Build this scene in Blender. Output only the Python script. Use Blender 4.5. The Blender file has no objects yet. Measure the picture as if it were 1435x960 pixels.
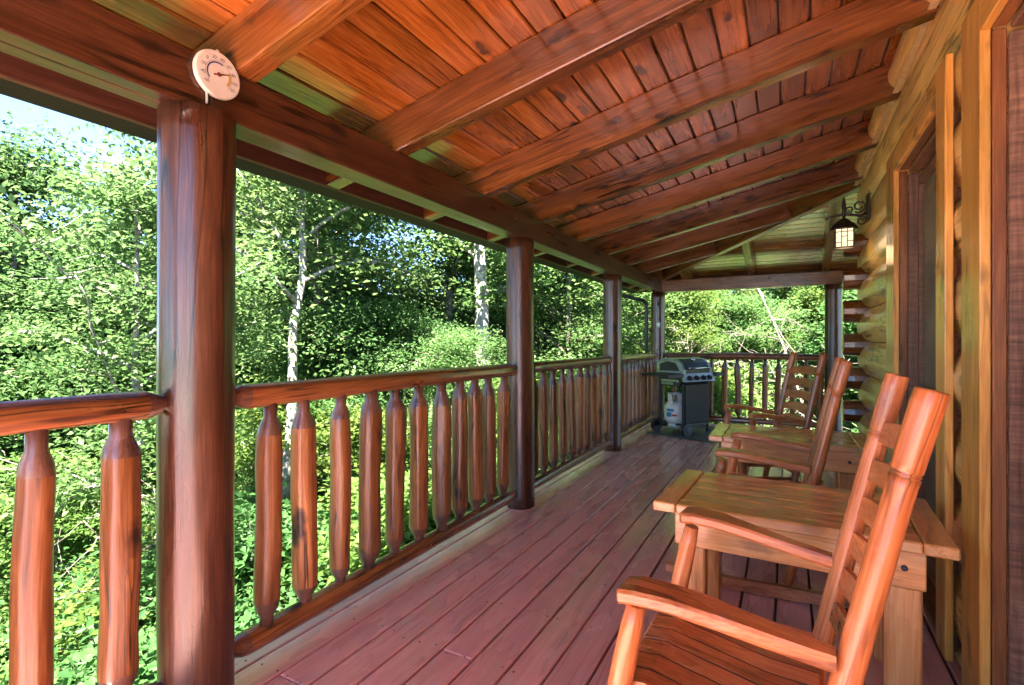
import bpy, math, random
import numpy as np
from mathutils import Vector, Matrix, Euler
R = math.radians
scene = bpy.context.scene
COL = scene.collection
rng = random.Random(7)
nrg = np.random.default_rng(11)

# ------------------------------------------------------------------ layout
F_PX = 715.0
YAW = math.atan(387.5 / F_PX)
EYE = 1.20
PX = -1.7355                     # line of the outer posts
PY = [-3.70, -0.80, 1.0, 3.335, 5.56, 7.83]
YEND = 7.83
WX = 0.535                       # porch face of the log wall
CORNER_Y = 5.46
PITCH = 0.21
RX0, RZ0 = -1.67, 2.128          # rafter underside passes through here
RAF_H, RAF_W = 0.185, 0.088
PYAW = math.hypot(1, PITCH)


def raf_z(x):
    return RZ0 + PITCH * (x - RX0)


# ------------------------------------------------------------------ nodes
def new_mat(name):
    m = bpy.data.materials.new(name)
    m.use_nodes = True
    nt = m.node_tree
    nt.nodes.clear()
    return m, nt


def N(nt, typ, **kw):
    n = nt.nodes.new(typ)
    for k, v in kw.items():
        if k.startswith('i_'):
            key = k[2:]
            key = int(key) if key.isdigit() else key.replace('_', ' ')
            n.inputs[key].default_value = v
        else:
            setattr(n, k, v)
    return n


def L(nt, a, b):
    nt.links.new(a, b)


def ramp(nt, stops):
    r = nt.nodes.new('ShaderNodeValToRGB')
    e = r.color_ramp.elements
    while len(e) < len(stops):
        e.new(0.5)
    for el, (p, c) in zip(e, stops):
        el.position = p
        el.color = (c[0], c[1], c[2], 1) if not isinstance(c, (int, float)) else (c, c, c, 1)
    return r


def wood(name, dark, mid, light, rough=0.4, knots=0.5, bump=0.15, grain=26.0, tint=0.35, coat=0.0, wear=0.0, wearcol=(.5, .45, .4), spec=0.5, cracks=0.0, saw=0.0, blotch=1.0):
    """procedural timber: grain runs along attribute wc.x, tint varies piece by piece"""
    m, nt = new_mat(name)
    at = N(nt, 'ShaderNodeAttribute', attribute_name='wc')
    tn = N(nt, 'ShaderNodeAttribute', attribute_name='tint')
    oi = N(nt, 'ShaderNodeObjectInfo')
    off = N(nt, 'ShaderNodeVectorMath', operation='MULTIPLY')
    cmb = N(nt, 'ShaderNodeCombineXYZ')
    L(nt, oi.outputs['Random'], cmb.inputs[0]); L(nt, oi.outputs['Random'], cmb.inputs[1])
    off.inputs[1].default_value = (37, 5, 0)
    L(nt, cmb.outputs[0], off.inputs[0])
    add = N(nt, 'ShaderNodeVectorMath', operation='ADD')
    L(nt, at.outputs['Vector'], add.inputs[0]); L(nt, off.outputs[0], add.inputs[1])
    # low frequency wobble of the grain
    wob = N(nt, 'ShaderNodeTexNoise', i_Scale=2.2, i_Detail=2.0)
    L(nt, add.outputs[0], wob.inputs['Vector'])
    wv = N(nt, 'ShaderNodeVectorMath', operation='MULTIPLY_ADD')
    wv.inputs[1].default_value = (0, .035, .035)
    L(nt, wob.outputs['Color'], wv.inputs[0]); L(nt, add.outputs[0], wv.inputs[2])
    sc = N(nt, 'ShaderNodeVectorMath', operation='MULTIPLY')
    sc.inputs[1].default_value = (0.9, grain, grain)
    L(nt, wv.outputs[0], sc.inputs[0])
    g1 = N(nt, 'ShaderNodeTexNoise', i_Scale=1.0, i_Detail=6.0, i_Roughness=0.65)
    L(nt, sc.outputs[0], g1.inputs['Vector'])
    sc2 = N(nt, 'ShaderNodeVectorMath', operation='MULTIPLY')
    sc2.inputs[1].default_value = (5.0, grain * 8, grain * 8)
    L(nt, wv.outputs[0], sc2.inputs[0])
    g2 = N(nt, 'ShaderNodeTexNoise', i_Scale=1.0, i_Detail=3.0)
    L(nt, sc2.outputs[0], g2.inputs['Vector'])
    mx = N(nt, 'ShaderNodeMix', data_type='FLOAT'); mx.inputs[0].default_value = 0.42
    L(nt, g1.outputs['Fac'], mx.inputs[2]); L(nt, g2.outputs['Fac'], mx.inputs[3])
    rp = ramp(nt, [(0.34, dark), (0.50, mid), (0.66, light)])
    L(nt, mx.outputs[0], rp.inputs[0])
    # broad blotches of stain
    bl = N(nt, 'ShaderNodeTexNoise', i_Scale=1.0, i_Detail=3.0)
    sc3 = N(nt, 'ShaderNodeVectorMath', operation='MULTIPLY'); sc3.inputs[1].default_value = (1.6, 7, 7)
    L(nt, add.outputs[0], sc3.inputs[0]); L(nt, sc3.outputs[0], bl.inputs['Vector'])
    blr = N(nt, 'ShaderNodeMapRange', i_1=0.3, i_2=0.7, i_3=1 - .28 * blotch, i_4=1 + .22 * blotch)
    L(nt, bl.outputs['Fac'], blr.inputs[0])
    tr = N(nt, 'ShaderNodeMapRange', i_1=0.0, i_2=1.0, i_3=1.0 - tint, i_4=1.0 + tint)
    L(nt, tn.outputs['Fac'], tr.inputs[0])
    ml = N(nt, 'ShaderNodeMath', operation='MULTIPLY')
    L(nt, blr.outputs[0], ml.inputs[0]); L(nt, tr.outputs[0], ml.inputs[1])
    cm = N(nt, 'ShaderNodeVectorMath', operation='SCALE')
    L(nt, rp.outputs['Color'], cm.inputs[0]); L(nt, ml.outputs[0], cm.inputs['Scale'])
    last = cm.outputs[0]
    # knots
    if knots > 0:
        ks = N(nt, 'ShaderNodeVectorMath', operation='MULTIPLY'); ks.inputs[1].default_value = (2.6, 6.5, 6.5)
        L(nt, add.outputs[0], ks.inputs[0])
        kw = N(nt, 'ShaderNodeTexNoise', i_Scale=14.0, i_Detail=2.0)
        L(nt, add.outputs[0], kw.inputs['Vector'])
        ka = N(nt, 'ShaderNodeVectorMath', operation='MULTIPLY_ADD'); ka.inputs[1].default_value = (.3, .3, .3)
        L(nt, kw.outputs['Color'], ka.inputs[0]); L(nt, ks.outputs[0], ka.inputs[2])
        vo = N(nt, 'ShaderNodeTexVoronoi', i_Scale=1.0)
        L(nt, ka.outputs[0], vo.inputs['Vector'])
        kr = N(nt, 'ShaderNodeMapRange', i_1=0.08, i_2=0.20, i_3=knots, i_4=0.0)
        L(nt, vo.outputs['Distance'], kr.inputs[0])
        km = N(nt, 'ShaderNodeMix', data_type='RGBA')
        km.inputs[7].default_value = (dark[0] * .22, dark[1] * .2, dark[2] * .25, 1)
        L(nt, kr.outputs[0], km.inputs[0]); L(nt, last, km.inputs[6])
        last = km.outputs[2]
    if wear > 0:
        wn = N(nt, 'ShaderNodeTexNoise', i_Scale=5.5, i_Detail=8.0, i_Roughness=0.7)
        L(nt, add.outputs[0], wn.inputs['Vector'])
        wr = N(nt, 'ShaderNodeMapRange', i_1=0.54, i_2=0.72, i_3=0.0, i_4=wear)
        L(nt, wn.outputs['Fac'], wr.inputs[0])
        wm = N(nt, 'ShaderNodeMix', data_type='RGBA')
        wm.inputs[7].default_value = (*wearcol, 1)
        L(nt, wr.outputs[0], wm.inputs[0]); L(nt, last, wm.inputs[6])
        last = wm.outputs[2]
    if cracks > 0:
        # drying checks: long thin dark lines along the fibres
        cs = N(nt, 'ShaderNodeVectorMath', operation='MULTIPLY'); cs.inputs[1].default_value = (.55, 13, 13)
        L(nt, wv.outputs[0], cs.inputs[0])
        cn_ = N(nt, 'ShaderNodeTexNoise', i_Scale=1.0, i_Detail=2.5, i_Roughness=.55)
        L(nt, cs.outputs[0], cn_.inputs['Vector'])
        c1 = N(nt, 'ShaderNodeMath', operation='SUBTRACT', i_1=.5); L(nt, cn_.outputs['Fac'], c1.inputs[0])
        c2 = N(nt, 'ShaderNodeMath', operation='ABSOLUTE'); L(nt, c1.outputs[0], c2.inputs[0])
        c3 = N(nt, 'ShaderNodeMapRange', i_1=.006, i_2=.020, i_3=cracks, i_4=0.0); L(nt, c2.outputs[0], c3.inputs[0])
        gs = N(nt, 'ShaderNodeTexNoise', i_Scale=1.7, i_Detail=1.0); L(nt, add.outputs[0], gs.inputs['Vector'])
        c4 = N(nt, 'ShaderNodeMapRange', i_1=.44, i_2=.56, i_3=0.0, i_4=1.0); L(nt, gs.outputs['Fac'], c4.inputs[0])
        c5 = N(nt, 'ShaderNodeMath', operation='MULTIPLY'); L(nt, c3.outputs[0], c5.inputs[0]); L(nt, c4.outputs[0], c5.inputs[1])
        cmx = N(nt, 'ShaderNodeMix', data_type='RGBA'); cmx.inputs[7].default_value = (dark[0] * .15, dark[1] * .15, dark[2] * .15, 1)
        L(nt, c5.outputs[0], cmx.inputs[0]); L(nt, last, cmx.inputs[6]); last = cmx.outputs[2]
    if saw > 0:
        # band-saw marks across the fibres
        ss_ = N(nt, 'ShaderNodeVectorMath', operation='MULTIPLY'); ss_.inputs[1].default_value = (95, 6, 6)
        L(nt, wv.outputs[0], ss_.inputs[0])
        sn = N(nt, 'ShaderNodeTexNoise', i_Scale=1.0, i_Detail=4.0, i_Roughness=.7); L(nt, ss_.outputs[0], sn.inputs['Vector'])
        sr = N(nt, 'ShaderNodeMapRange', i_1=.3, i_2=.7, i_3=1 - saw, i_4=1 + saw); L(nt, sn.outputs['Fac'], sr.inputs[0])
        sv = N(nt, 'ShaderNodeVectorMath', operation='SCALE'); L(nt, last, sv.inputs[0]); L(nt, sr.outputs[0], sv.inputs['Scale']); last = sv.outputs[0]
    b = N(nt, 'ShaderNodeBsdfPrincipled')
    L(nt, last, b.inputs['Base Color'])
    rr = N(nt, 'ShaderNodeMapRange', i_1=0.3, i_2=0.7, i_3=max(.05, rough - .1), i_4=rough + .14)
    L(nt, bl.outputs['Fac'], rr.inputs[0]); L(nt, rr.outputs[0], b.inputs['Roughness'])
    b.inputs['Specular IOR Level'].default_value = spec
    if coat:
        b.inputs['Coat Weight'].default_value = coat
        b.inputs['Coat Roughness'].default_value = 0.18
    bp = N(nt, 'ShaderNodeBump', i_Strength=bump, i_Distance=0.004)
    L(nt, mx.outputs[0], bp.inputs['Height']); L(nt, bp.outputs[0], b.inputs['Normal'])
    o = N(nt, 'ShaderNodeOutputMaterial'); L(nt, b.outputs[0], o.inputs[0])
    return m


def plain(name, col, rough=0.5, metal=0.0, noise=0.15, nscale=30.0, bump=0.0, emit=None, estr=0.0, spec=0.5):
    m, nt = new_mat(name)
    tc = N(nt, 'ShaderNodeTexCoord')
    no = N(nt, 'ShaderNodeTexNoise', i_Scale=nscale, i_Detail=5.0)
    L(nt, tc.outputs['Object'], no.inputs['Vector'])
    mr = N(nt, 'ShaderNodeMapRange', i_1=0.3, i_2=0.7, i_3=1 - noise, i_4=1 + noise)
    L(nt, no.outputs['Fac'], mr.inputs[0])
    cm = N(nt, 'ShaderNodeVectorMath', operation='SCALE')
    cm.inputs[0].default_value = col
    L(nt, mr.outputs[0], cm.inputs['Scale'])
    b = N(nt, 'ShaderNodeBsdfPrincipled', i_Roughness=rough, i_Metallic=metal)
    b.inputs['Specular IOR Level'].default_value = spec
    L(nt, cm.outputs[0], b.inputs['Base Color'])
    if emit:
        b.inputs['Emission Color'].default_value = (*emit, 1)
        b.inputs['Emission Strength'].default_value = estr
    if bump:
        bp = N(nt, 'ShaderNodeBump', i_Strength=bump, i_Distance=0.003)
        L(nt, no.outputs['Fac'], bp.inputs['Height']); L(nt, bp.outputs[0], b.inputs['Normal'])
    o = N(nt, 'ShaderNodeOutputMaterial'); L(nt, b.outputs[0], o.inputs[0])
    return m


def leafmat(name, c0, c1, c2, transl=0.56, hue=0.12):
    m, nt = new_mat(name)
    tn = N(nt, 'ShaderNodeAttribute', attribute_name='tint')
    oi = N(nt, 'ShaderNodeObjectInfo')
    rp = ramp(nt, [(0.0, c0), (0.55, c1), (1.0, c2)])
    L(nt, tn.outputs['Fac'], rp.inputs[0])
    mr = N(nt, 'ShaderNodeMapRange', i_1=0.0, i_2=1.0, i_3=0.5 - hue * .18, i_4=0.5 + hue * .12)
    L(nt, oi.outputs['Random'], mr.inputs[0])
    mv = N(nt, 'ShaderNodeMapRange', i_1=0.0, i_2=1.0, i_3=0.8, i_4=1.2)
    ml = N(nt, 'ShaderNodeMath', operation='MULTIPLY', i_1=7.31)
    fr = N(nt, 'ShaderNodeMath', operation='FRACT')
    L(nt, oi.outputs['Random'], ml.inputs[0]); L(nt, ml.outputs[0], fr.inputs[0]); L(nt, fr.outputs[0], mv.inputs[0])
    hs = N(nt, 'ShaderNodeHueSaturation')
    L(nt, mr.outputs[0], hs.inputs['Hue']); L(nt, mv.outputs[0], hs.inputs['Value']); L(nt, rp.outputs[0], hs.inputs['Color'])
    d = N(nt, 'ShaderNodeBsdfPrincipled', i_Roughness=0.45)
    d.inputs['Specular IOR Level'].default_value = 0.2
    L(nt, hs.outputs[0], d.inputs['Base Color'])
    t = N(nt, 'ShaderNodeBsdfTranslucent')
    hs2 = N(nt, 'ShaderNodeHueSaturation', i_Hue=0.492, i_Value=1.5, i_Saturation=.98)
    L(nt, hs.outputs[0], hs2.inputs['Color']); L(nt, hs2.outputs[0], t.inputs[0])
    mx = N(nt, 'ShaderNodeMixShader'); mx.inputs[0].default_value = transl
    L(nt, d.outputs[0], mx.inputs[1]); L(nt, t.outputs[0], mx.inputs[2])
    o = N(nt, 'ShaderNodeOutputMaterial'); L(nt, mx.outputs[0], o.inputs[0])
    return m


M = {}
M['post'] = wood('post_timber', (.022, .007, .0035), (.064, .0205, .0095), (.13, .047, .021), rough=.32, knots=.9, bump=.25, grain=22, tint=.12, coat=.4, cracks=.95)
M['baluster'] = wood('baluster_timber', (.08, .024, .007), (.225, .075, .020), (.37, .15, .047), rough=.38, knots=1.0, bump=.3, grain=24, tint=.4, coat=.2, cracks=.9)
M['tenon'] = wood('tenon_timber', (.06, .028, .018), (.125, .055, .036), (.20, .10, .07), rough=.32, knots=.2, bump=.3, grain=22, tint=.25, coat=.4)
M['rail'] = wood('rail_timber', (.08, .024, .007), (.22, .070, .019), (.36, .14, .044), rough=.32, knots=.95, bump=.25, grain=22, tint=.2, coat=.45, cracks=.8)
M['beam'] = wood('beam_timber', (.022, .0065, .003), (.055, .0165, .0065), (.105, .036, .014), rough=.34, knots=.95, bump=.2, grain=24, tint=.12, coat=.4, cracks=.9)
M['beam_under'] = M['beam']
M['rafter'] = wood('rafter_timber', (.045, .013, .003), (.155, .048, .0095), (.29, .108, .027), rough=.28, knots=1.0, bump=.2, grain=22, tint=.25, coat=.6, cracks=.9)
M['plank'] = wood('ceiling_plank_timber', (.105, .025, .004), (.285, .084, .013), (.43, .15, .031), rough=.17, knots=1.0, bump=.1, grain=17, tint=.34, coat=1.0)
M['deck'] = wood('deck_paint', (.66, .305, .255), (.76, .375, .315), (.82, .44, .38), rough=.25, knots=0, bump=.2, grain=20, tint=.05, coat=.6, wear=.06, wearcol=(.5, .3, .27), cracks=.25, blotch=.25)
M['log'] = wood('wall_log_timber', (.40, .21, .05), (.74, .46, .14), (.82, .57, .22), rough=.36, knots=.8, bump=.1, grain=14, tint=.12, coat=.3, cracks=.7)
M['casing'] = wood('casing_timber', (.44, .18, .03), (.72, .36, .07), (.80, .46, .12), rough=.32, knots=.65, bump=.14, grain=18, tint=.1, coat=.4, cracks=.4)
M['jamb'] = wood('jamb_roughsawn', (.08, .04, .024), (.18, .092, .056), (.27, .145, .09), rough=.55, knots=.1, bump=.5, grain=14, tint=.12, saw=.5)
M['lining'] = wood('jamb_lining', (.10, .032, .008), (.24, .085, .024), (.34, .14, .045), rough=.36, knots=.2, bump=.15, grain=18, tint=.1, coat=.35)
M['chair'] = wood('chair_timber', (.30, .075, .020), (.58, .185, .055), (.72, .31, .125), rough=.33, knots=.35, bump=.22, grain=24, tint=.2, coat=.35, wear=.28, wearcol=(.66, .43, .32), cracks=.6)
M['table'] = wood('table_timber', (.48, .17, .042), (.74, .33, .10), (.84, .48, .19), rough=.26, knots=.4, bump=.14, grain=18, tint=.14, coat=.55, cracks=.4)
M['trim'] = plain('pale_trim', (.62, .45, .22), .5)
M['soffit'] = wood('eave_board', (.05, .03, .03), (.10, .06, .055), (.15, .09, .08), rough=.6, knots=.2, tint=.1)
M['fascia'] = wood('fascia_paint', (.04, .014, .009), (.075, .027, .017), (.11, .045, .028), rough=.5, knots=.1, tint=.1, spec=.3)
M['gutter'] = plain('gutter_metal', (.016, .010, .010), .6, .0, .1, 30, 0, None, 0, .15)
M['downspout'] = plain('downspout_metal', (.03, .03, .035), .35, .0, .1)
M['shingle'] = plain('roof_shingle', (.07, .06, .055), .9, 0, .35, 18, .5)
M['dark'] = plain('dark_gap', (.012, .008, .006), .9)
M['nail'] = plain('nail_head', (.05, .03, .03), .6)
M['black'] = plain('black_enamel', (.010, .011, .013), .34, 0, .2)
M['blackp'] = plain('black_plastic', (.018, .018, .02), .55, 0, .2)
M['panel'] = plain('brown_black_panel', (.016, .011, .008), .55, 0, .2, 30, 0, None, 0, .25)
M['grey'] = plain('grey_cast_metal', (.30, .34, .33), .32, .7, .2)
M['steel'] = plain('steel_handle', (.62, .62, .58), .25, .9, .1)
M['tank'] = plain('tank_paint', (.74, .74, .72), .35, 0, .08)
M['blue'] = plain('label_blue', (.05, .22, .45), .5)
M['red'] = plain('label_red', (.5, .06, .04), .5)
M['paper'] = plain('label_paper', (.75, .72, .66), .6)
M['brass'] = plain('valve_brass', (.55, .34, .12), .35, .8)
M['mat'] = plain('rubber_mat', (.085, .09, .10), .4, 0, .3, 60, .3)
M['iron'] = plain('lamp_iron', (.025, .016, .012), .45, .3, .3)
M['lampglass'] = plain('lamp_glass', (.85, .75, .6), .4, 0, .25, 40, 0, (1.0, .68, .40), .062)
M['dial'] = plain('dial_face', (.66, .60, .52), .35, 0, .06)
M['dialrim'] = plain('dial_rim', (.70, .63, .52), .35, 0, .06)
M['ink'] = plain('dial_ink', (.03, .03, .05), .5)
M['arcblue'] = plain('dial_blue', (.02, .025, .14), .5)
M['arcyellow'] = plain('dial_yellow', (.62, .36, .03), .5)
M['needle'] = plain('dial_needle', (.14, .015, .01), .4)
M['bolt'] = plain('bolt_steel', (.05, .055, .07), .35, .8)
M['boxgrey'] = plain('box_grey', (.30, .33, .34), .5)
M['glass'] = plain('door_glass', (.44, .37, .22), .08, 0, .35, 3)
M['screen'] = plain('screen_mesh', (.10, .085, .06), .5)
M['curtain'] = plain('curtain_cloth', (.62, .58, .48), .8, 0, .2, 20)
M['bark_pale'] = plain('bark_pale', (.20, .185, .155), .85, 0, .6, 11, .8)
M['bark_grey'] = plain('bark_grey', (.23, .21, .185), .85, 0, .6, 8, .9)
M['bark_mid'] = plain('bark_brown', (.16, .125, .095), .9, 0, .45, 12, .8)
M['bark_dark'] = plain('bark_dark', (.075, .058, .045), .9, 0, .4, 12, .8)
M['deadwood'] = plain('dead_wood', (.13, .105, .082), .85, 0, .4, 10, .6)
M['soil'] = plain('forest_floor', (.05, .075, .022), .95, 0, .6, 2.2, .6)
M['leaf_a'] = leafmat('leaf_maple', (.036, .086, .026), (.064, .136, .038), (.108, .186, .056))
M['leaf_b'] = leafmat('leaf_light', (.046, .098, .028), (.080, .154, .046), (.136, .215, .078))
M['leaf_c'] = leafmat('leaf_dark', (.028, .064, .021), (.054, .106, .033), (.095, .15, .045))
M['leaf_d'] = leafmat('leaf_yellow', (.055, .10, .02), (.098, .160, .034), (.165, .215, .053))


# ------------------------------------------------------------------ mesh builder
class MB:
    def __init__(s):
        s.v = []; s.f = []; s.mi = []; s.wc = []; s.ti = []; s.sm = []

    def _add(s, vs, fs, wcs, tint, mi, smooth):
        b = len(s.v)
        s.v += vs; s.wc += wcs; s.ti += [tint] * len(vs)
        for f in fs:
            s.f.append([i + b for i in f]); s.mi.append(mi); s.sm.append(smooth)

    def box(s, c, size, mat3=None, ch=0.004, grain=None, tint=None, mi=0):
        """chamfered box; grain = axis of the fibres (default longest)"""
        hx = [a / 2 for a in size]
        ch = min(ch, min(hx) * .6)
        if grain is None:
            grain = max(range(3), key=lambda i: size[i])
        tint = rng.random() if tint is None else tint
        off = Vector((rng.random() * 20, rng.random() * 20, rng.random() * 20))
        idx = {}; vs = []; wcs = []
        c = Vector(c)
        for sx in (-1, 1):
            for sy in (-1, 1):
                for sz in (-1, 1):
                    sg = (sx, sy, sz)
                    for a in range(3):
                        p = Vector([sg[i] * (hx[i] - (0 if i == a else ch)) for i in range(3)])
                        idx[(sg, a)] = len(vs)
                        q = Vector((p[grain], p[(grain + 1) % 3], p[(grain + 2) % 3])) + off
                        wcs.append(q)
                        vs.append((mat3 @ p if mat3 else p) + c)
        fs = []
        for a in range(3):
            b_, c_ = (a + 1) % 3, (a + 2) % 3
            for sa in (-1, 1):
                q = []
                for sb, sc in ((-1, -1), (1, -1), (1, 1), (-1, 1)):
                    sg = [0, 0, 0]; sg[a] = sa; sg[b_] = sb; sg[c_] = sc
                    q.append(idx[(tuple(sg), a)])
                fs.append(q if sa > 0 else q[::-1])
            # edges parallel to axis a
            for sb in (-1, 1):
                for sc in (-1, 1):
                    g0 = [0, 0, 0]; g0[a] = -1; g0[b_] = sb; g0[c_] = sc
                    g1 = list(g0); g1[a] = 1
                    q = [idx[(tuple(g0), b_)], idx[(tuple(g1), b_)], idx[(tuple(g1), c_)], idx[(tuple(g0), c_)]]
                    fs.append(q if sb * sc > 0 else q[::-1])
        for sx in (-1, 1):
            for sy in (-1, 1):
                for sz in (-1, 1):
                    q = [idx[((sx, sy, sz), a)] for a in range(3)]
                    fs.append(q if sx * sy * sz > 0 else q[::-1])
        s._add(vs, fs, wcs, tint, mi, False)

    def beam(s, p0, p1, w, h, up=(0, 0, 1), ch=0.004, tint=None, mi=0):
        """box from p0 to p1 (centre line), w across, h along up"""
        p0 = Vector(p0); p1 = Vector(p1)
        x = (p1 - p0); l = x.length; x.normalize()
        y = Vector(up).cross(x).normalized(); z = x.cross(y)
        m = Matrix((x, y, z)).transposed()
        s.box((p0 + p1) / 2, (l, w, h), m, ch, 0, tint, mi)

    def tube(s, pts, rad, seg=12, caps=True, smooth=True, tint=None, mi=0, rfun=None, up=None, mis=None):
        pts = [Vector(p) for p in pts]
        n = len(pts)
        if not hasattr(rad, '__len__'):
            rad = [rad] * n
        tint = rng.random() if tint is None else tint
        off = Vector((rng.random() * 20, rng.random() * 20, rng.random() * 20))
        vs = []; wcs = []; fs = []; fm = []
        t0 = (pts[1] - pts[0]).normalized()
        ref = Vector(up) if up else (Vector((0, 0, 1)) if abs(t0.z) < .9 else Vector((1, 0, 0)))
        nx = (ref - t0 * ref.dot(t0)).normalized()
        al = 0
        for i in range(n):
            t = (pts[min(i + 1, n - 1)] - pts[max(i - 1, 0)]).normalized()
            nx = (nx - t * nx.dot(t)).normalized(); ny = t.cross(nx)
            if i:
                al += (pts[i] - pts[i - 1]).length
            for k in range(seg):
                a = 2 * math.pi * k / seg
                r = rad[i] * (rfun(i, k) if rfun else 1)
                ca, sa = math.cos(a) * r, math.sin(a) * r
                vs.append(pts[i] + nx * ca + ny * sa)
                wcs.append(Vector((al, ca, sa)) + off)
        for i in range(n - 1):
            for k in range(seg):
                k2 = (k + 1) % seg
                fs.append([i * seg + k, i * seg + k2, (i + 1) * seg + k2, (i + 1) * seg + k])
                fm.append(mis[i] if mis else mi)
        b = len(s.v)
        s.v += vs; s.wc += wcs; s.ti += [tint] * len(vs)
        for f, m_ in zip(fs, fm):
            s.f.append([q + b for q in f]); s.mi.append(m_); s.sm.append(smooth)
        if caps:
            for ring, rev in ((0, True), (n - 1, False)):
                q = [b + ring * seg + k for k in range(seg)]
                s.f.append(q[::-1] if rev else q); s.mi.append(fm[0] if rev else fm[-1]); s.sm.append(False)

    def lathe(s, c, prof, seg=24, axis=(0, 0, 1), mi=0, smooth=True, tint=None):
        ax = Vector(axis).normalized()
        c = Vector(c)
        s.tube([c + ax * z for r, z in prof], [max(r, 1e-4) for r, z in prof], seg, True, smooth, tint, mi)

    def prism(s, poly, vec, grain=None, tint=None, mi=0, smooth=False):
        """poly: 3D outline, extruded by vec"""
        vec = Vector(vec); n = len(poly)
        tint = rng.random() if tint is None else tint
        g = Vector(grain).normalized() if grain else vec.normalized()
        a = g.orthogonal().normalized(); b = g.cross(a)
        off = Vector((rng.random() * 20, rng.random() * 20, rng.random() * 20))
        vs = [Vector(p) for p in poly] + [Vector(p) + vec for p in poly]
        wcs = [Vector((p.dot(g), p.dot(a), p.dot(b))) + off for p in vs]
        nrm = Vector((0, 0, 0))
        for i in range(n):
            nrm += vs[i].cross(vs[(i + 1) % n])
        flip = nrm.dot(vec) > 0
        f0 = list(range(n)); f1 = list(range(n, 2 * n))
        fs = [f0[::-1], f1] if flip else [f0, f1[::-1]]
        sides = []
        for i in range(n):
            j = (i + 1) % n
            q = [i, j, j + n, i + n]
            sides.append(q if flip else q[::-1])
        s._add(vs, fs, wcs, tint, mi, False)
        bb = len(s.v) - 2 * n
        for q in sides:
            s.f.append([i + bb for i in q]); s.mi.append(mi); s.sm.append(smooth)

    def disc(s, c, r, axis=(0, 0, 1), seg=6, mi=0, th=.001):
        ax = Vector(axis)
        s.tube([Vector(c), Vector(c) + ax * th], r, seg, True, False, .5, mi)

    def build(s, name, mats, parent=None, coll=True):
        me = bpy.data.meshes.new(name)
        me.from_pydata([tuple(v) for v in s.v], [], s.f)
        if not isinstance(mats, (list, tuple)):
            mats = [mats]
        for m in mats:
            me.materials.append(m)
        me.polygons.foreach_set('material_index', s.mi)
        me.polygons.foreach_set('use_smooth', s.sm)
        a = me.attributes.new('wc', 'FLOAT_VECTOR', 'POINT')
        a.data.foreach_set('vector', [x for w in s.wc for x in w])
        a = me.attributes.new('tint', 'FLOAT', 'POINT')
        a.data.foreach_set('value', s.ti)
        me.update()
        o = bpy.data.objects.new(name, me)
        COL.objects.link(o)
        if parent:
            o.parent = parent
        return o


def thing(name, label, cat, loc=(0, 0, 0), rz=0.0, group=None):
    o = bpy.data.objects.new(name, None)
    COL.objects.link(o)
    o.location = loc; o.rotation_euler = (0, 0, rz)
    o.empty_display_size = .1
    o['label'] = label; o['category'] = cat
    if group:
        o['group'] = group
    return o


def tag(o, label=None, cat=None, group=None, kind=None):
    if label: o['label'] = label
    if cat: o['category'] = cat
    if group: o['group'] = group
    if kind: o['kind'] = kind
    return o


def dup(root, loc, rz=0.0, label=None, scale=None):
    r = root.copy(); COL.objects.link(r)
    r.location = loc; r.rotation_euler = (0, 0, rz)
    if label: r['label'] = label
    if scale: r.scale = scale
    for ch in root.children:
        c = ch.copy(); COL.objects.link(c); c.parent = r
        for g in ch.children:
            d = g.copy(); COL.objects.link(d); d.parent = c
    return r


def fnoise(seed):
    r = random.Random(seed)
    ph = [(r.uniform(.6, 3), r.uniform(0, 6.28), r.uniform(.5, 1)) for _ in range(4)]
    return lambda t: sum(a * math.sin(f * t + p) for f, p, a in ph) / 2.2


# ------------------------------------------------------------------ deck (setting)
def build_deck():
    mb = MB()
    r = random.Random(3)
    gap0, pit = -1.765, .1428
    k = -1
    joists = [i * .406 - 6.9 for i in range(37)]
    while True:
        x0 = gap0 + k * pit; x1 = x0 + pit
        if x0 > 3.0:
            break
        ya, yb = (-7.0, 8.02)
        if x0 > .56:
            ya = 5.75
        # butt joints along the board
        cuts = [ya]
        y = ya + r.uniform(1.5, 6.0)
        while y < yb - .6:
            yy = min(joists, key=lambda q: abs(q - y))
            if yy - cuts[-1] > .5: cuts.append(yy)
            y += r.choice((4.88, 6.1))
        cuts.append(yb)
        for a, b in zip(cuts[:-1], cuts[1:]):
            mb.box(((x0 + x1) / 2, (a + b) / 2, -.019 + r.uniform(-.001, .001)), (pit - r.uniform(.008, .012), b - a - .003, .038), None, .004, 1)
        for j in joists:
            if j < ya or j > yb: continue
            for fx in (.2, .8):
                if r.random() < .75:
                    mb.disc((x0 + pit * fx + r.uniform(-.012, .012), j + r.uniform(-.014, .014), .0005), r.uniform(.003, .0045), (0, 0, 1), 6, 1, .0012)
        k += 1
    o = mb.build('deck', [M['deck'], M['nail']])
    tag(o, kind='structure')
    fr = MB()
    for j in joists:
        fr.box((-.55, j, -.13), (2.7, .04, .18), None, .003, 0, .3)
    fr.box((-1.93, .5, -.13), (.04, 15.0, .2), None, .004)
    fr.box((.5, 8.05, -.13), (5.0, .04, .2), None, .004)
    fr.box((.3, .5, -.045), (4.2, 14.9, .004), None, .0005)
    o2 = fr.build('deck_framing', [M['jamb']])
    tag(o2, kind='structure')


build_deck()


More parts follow.
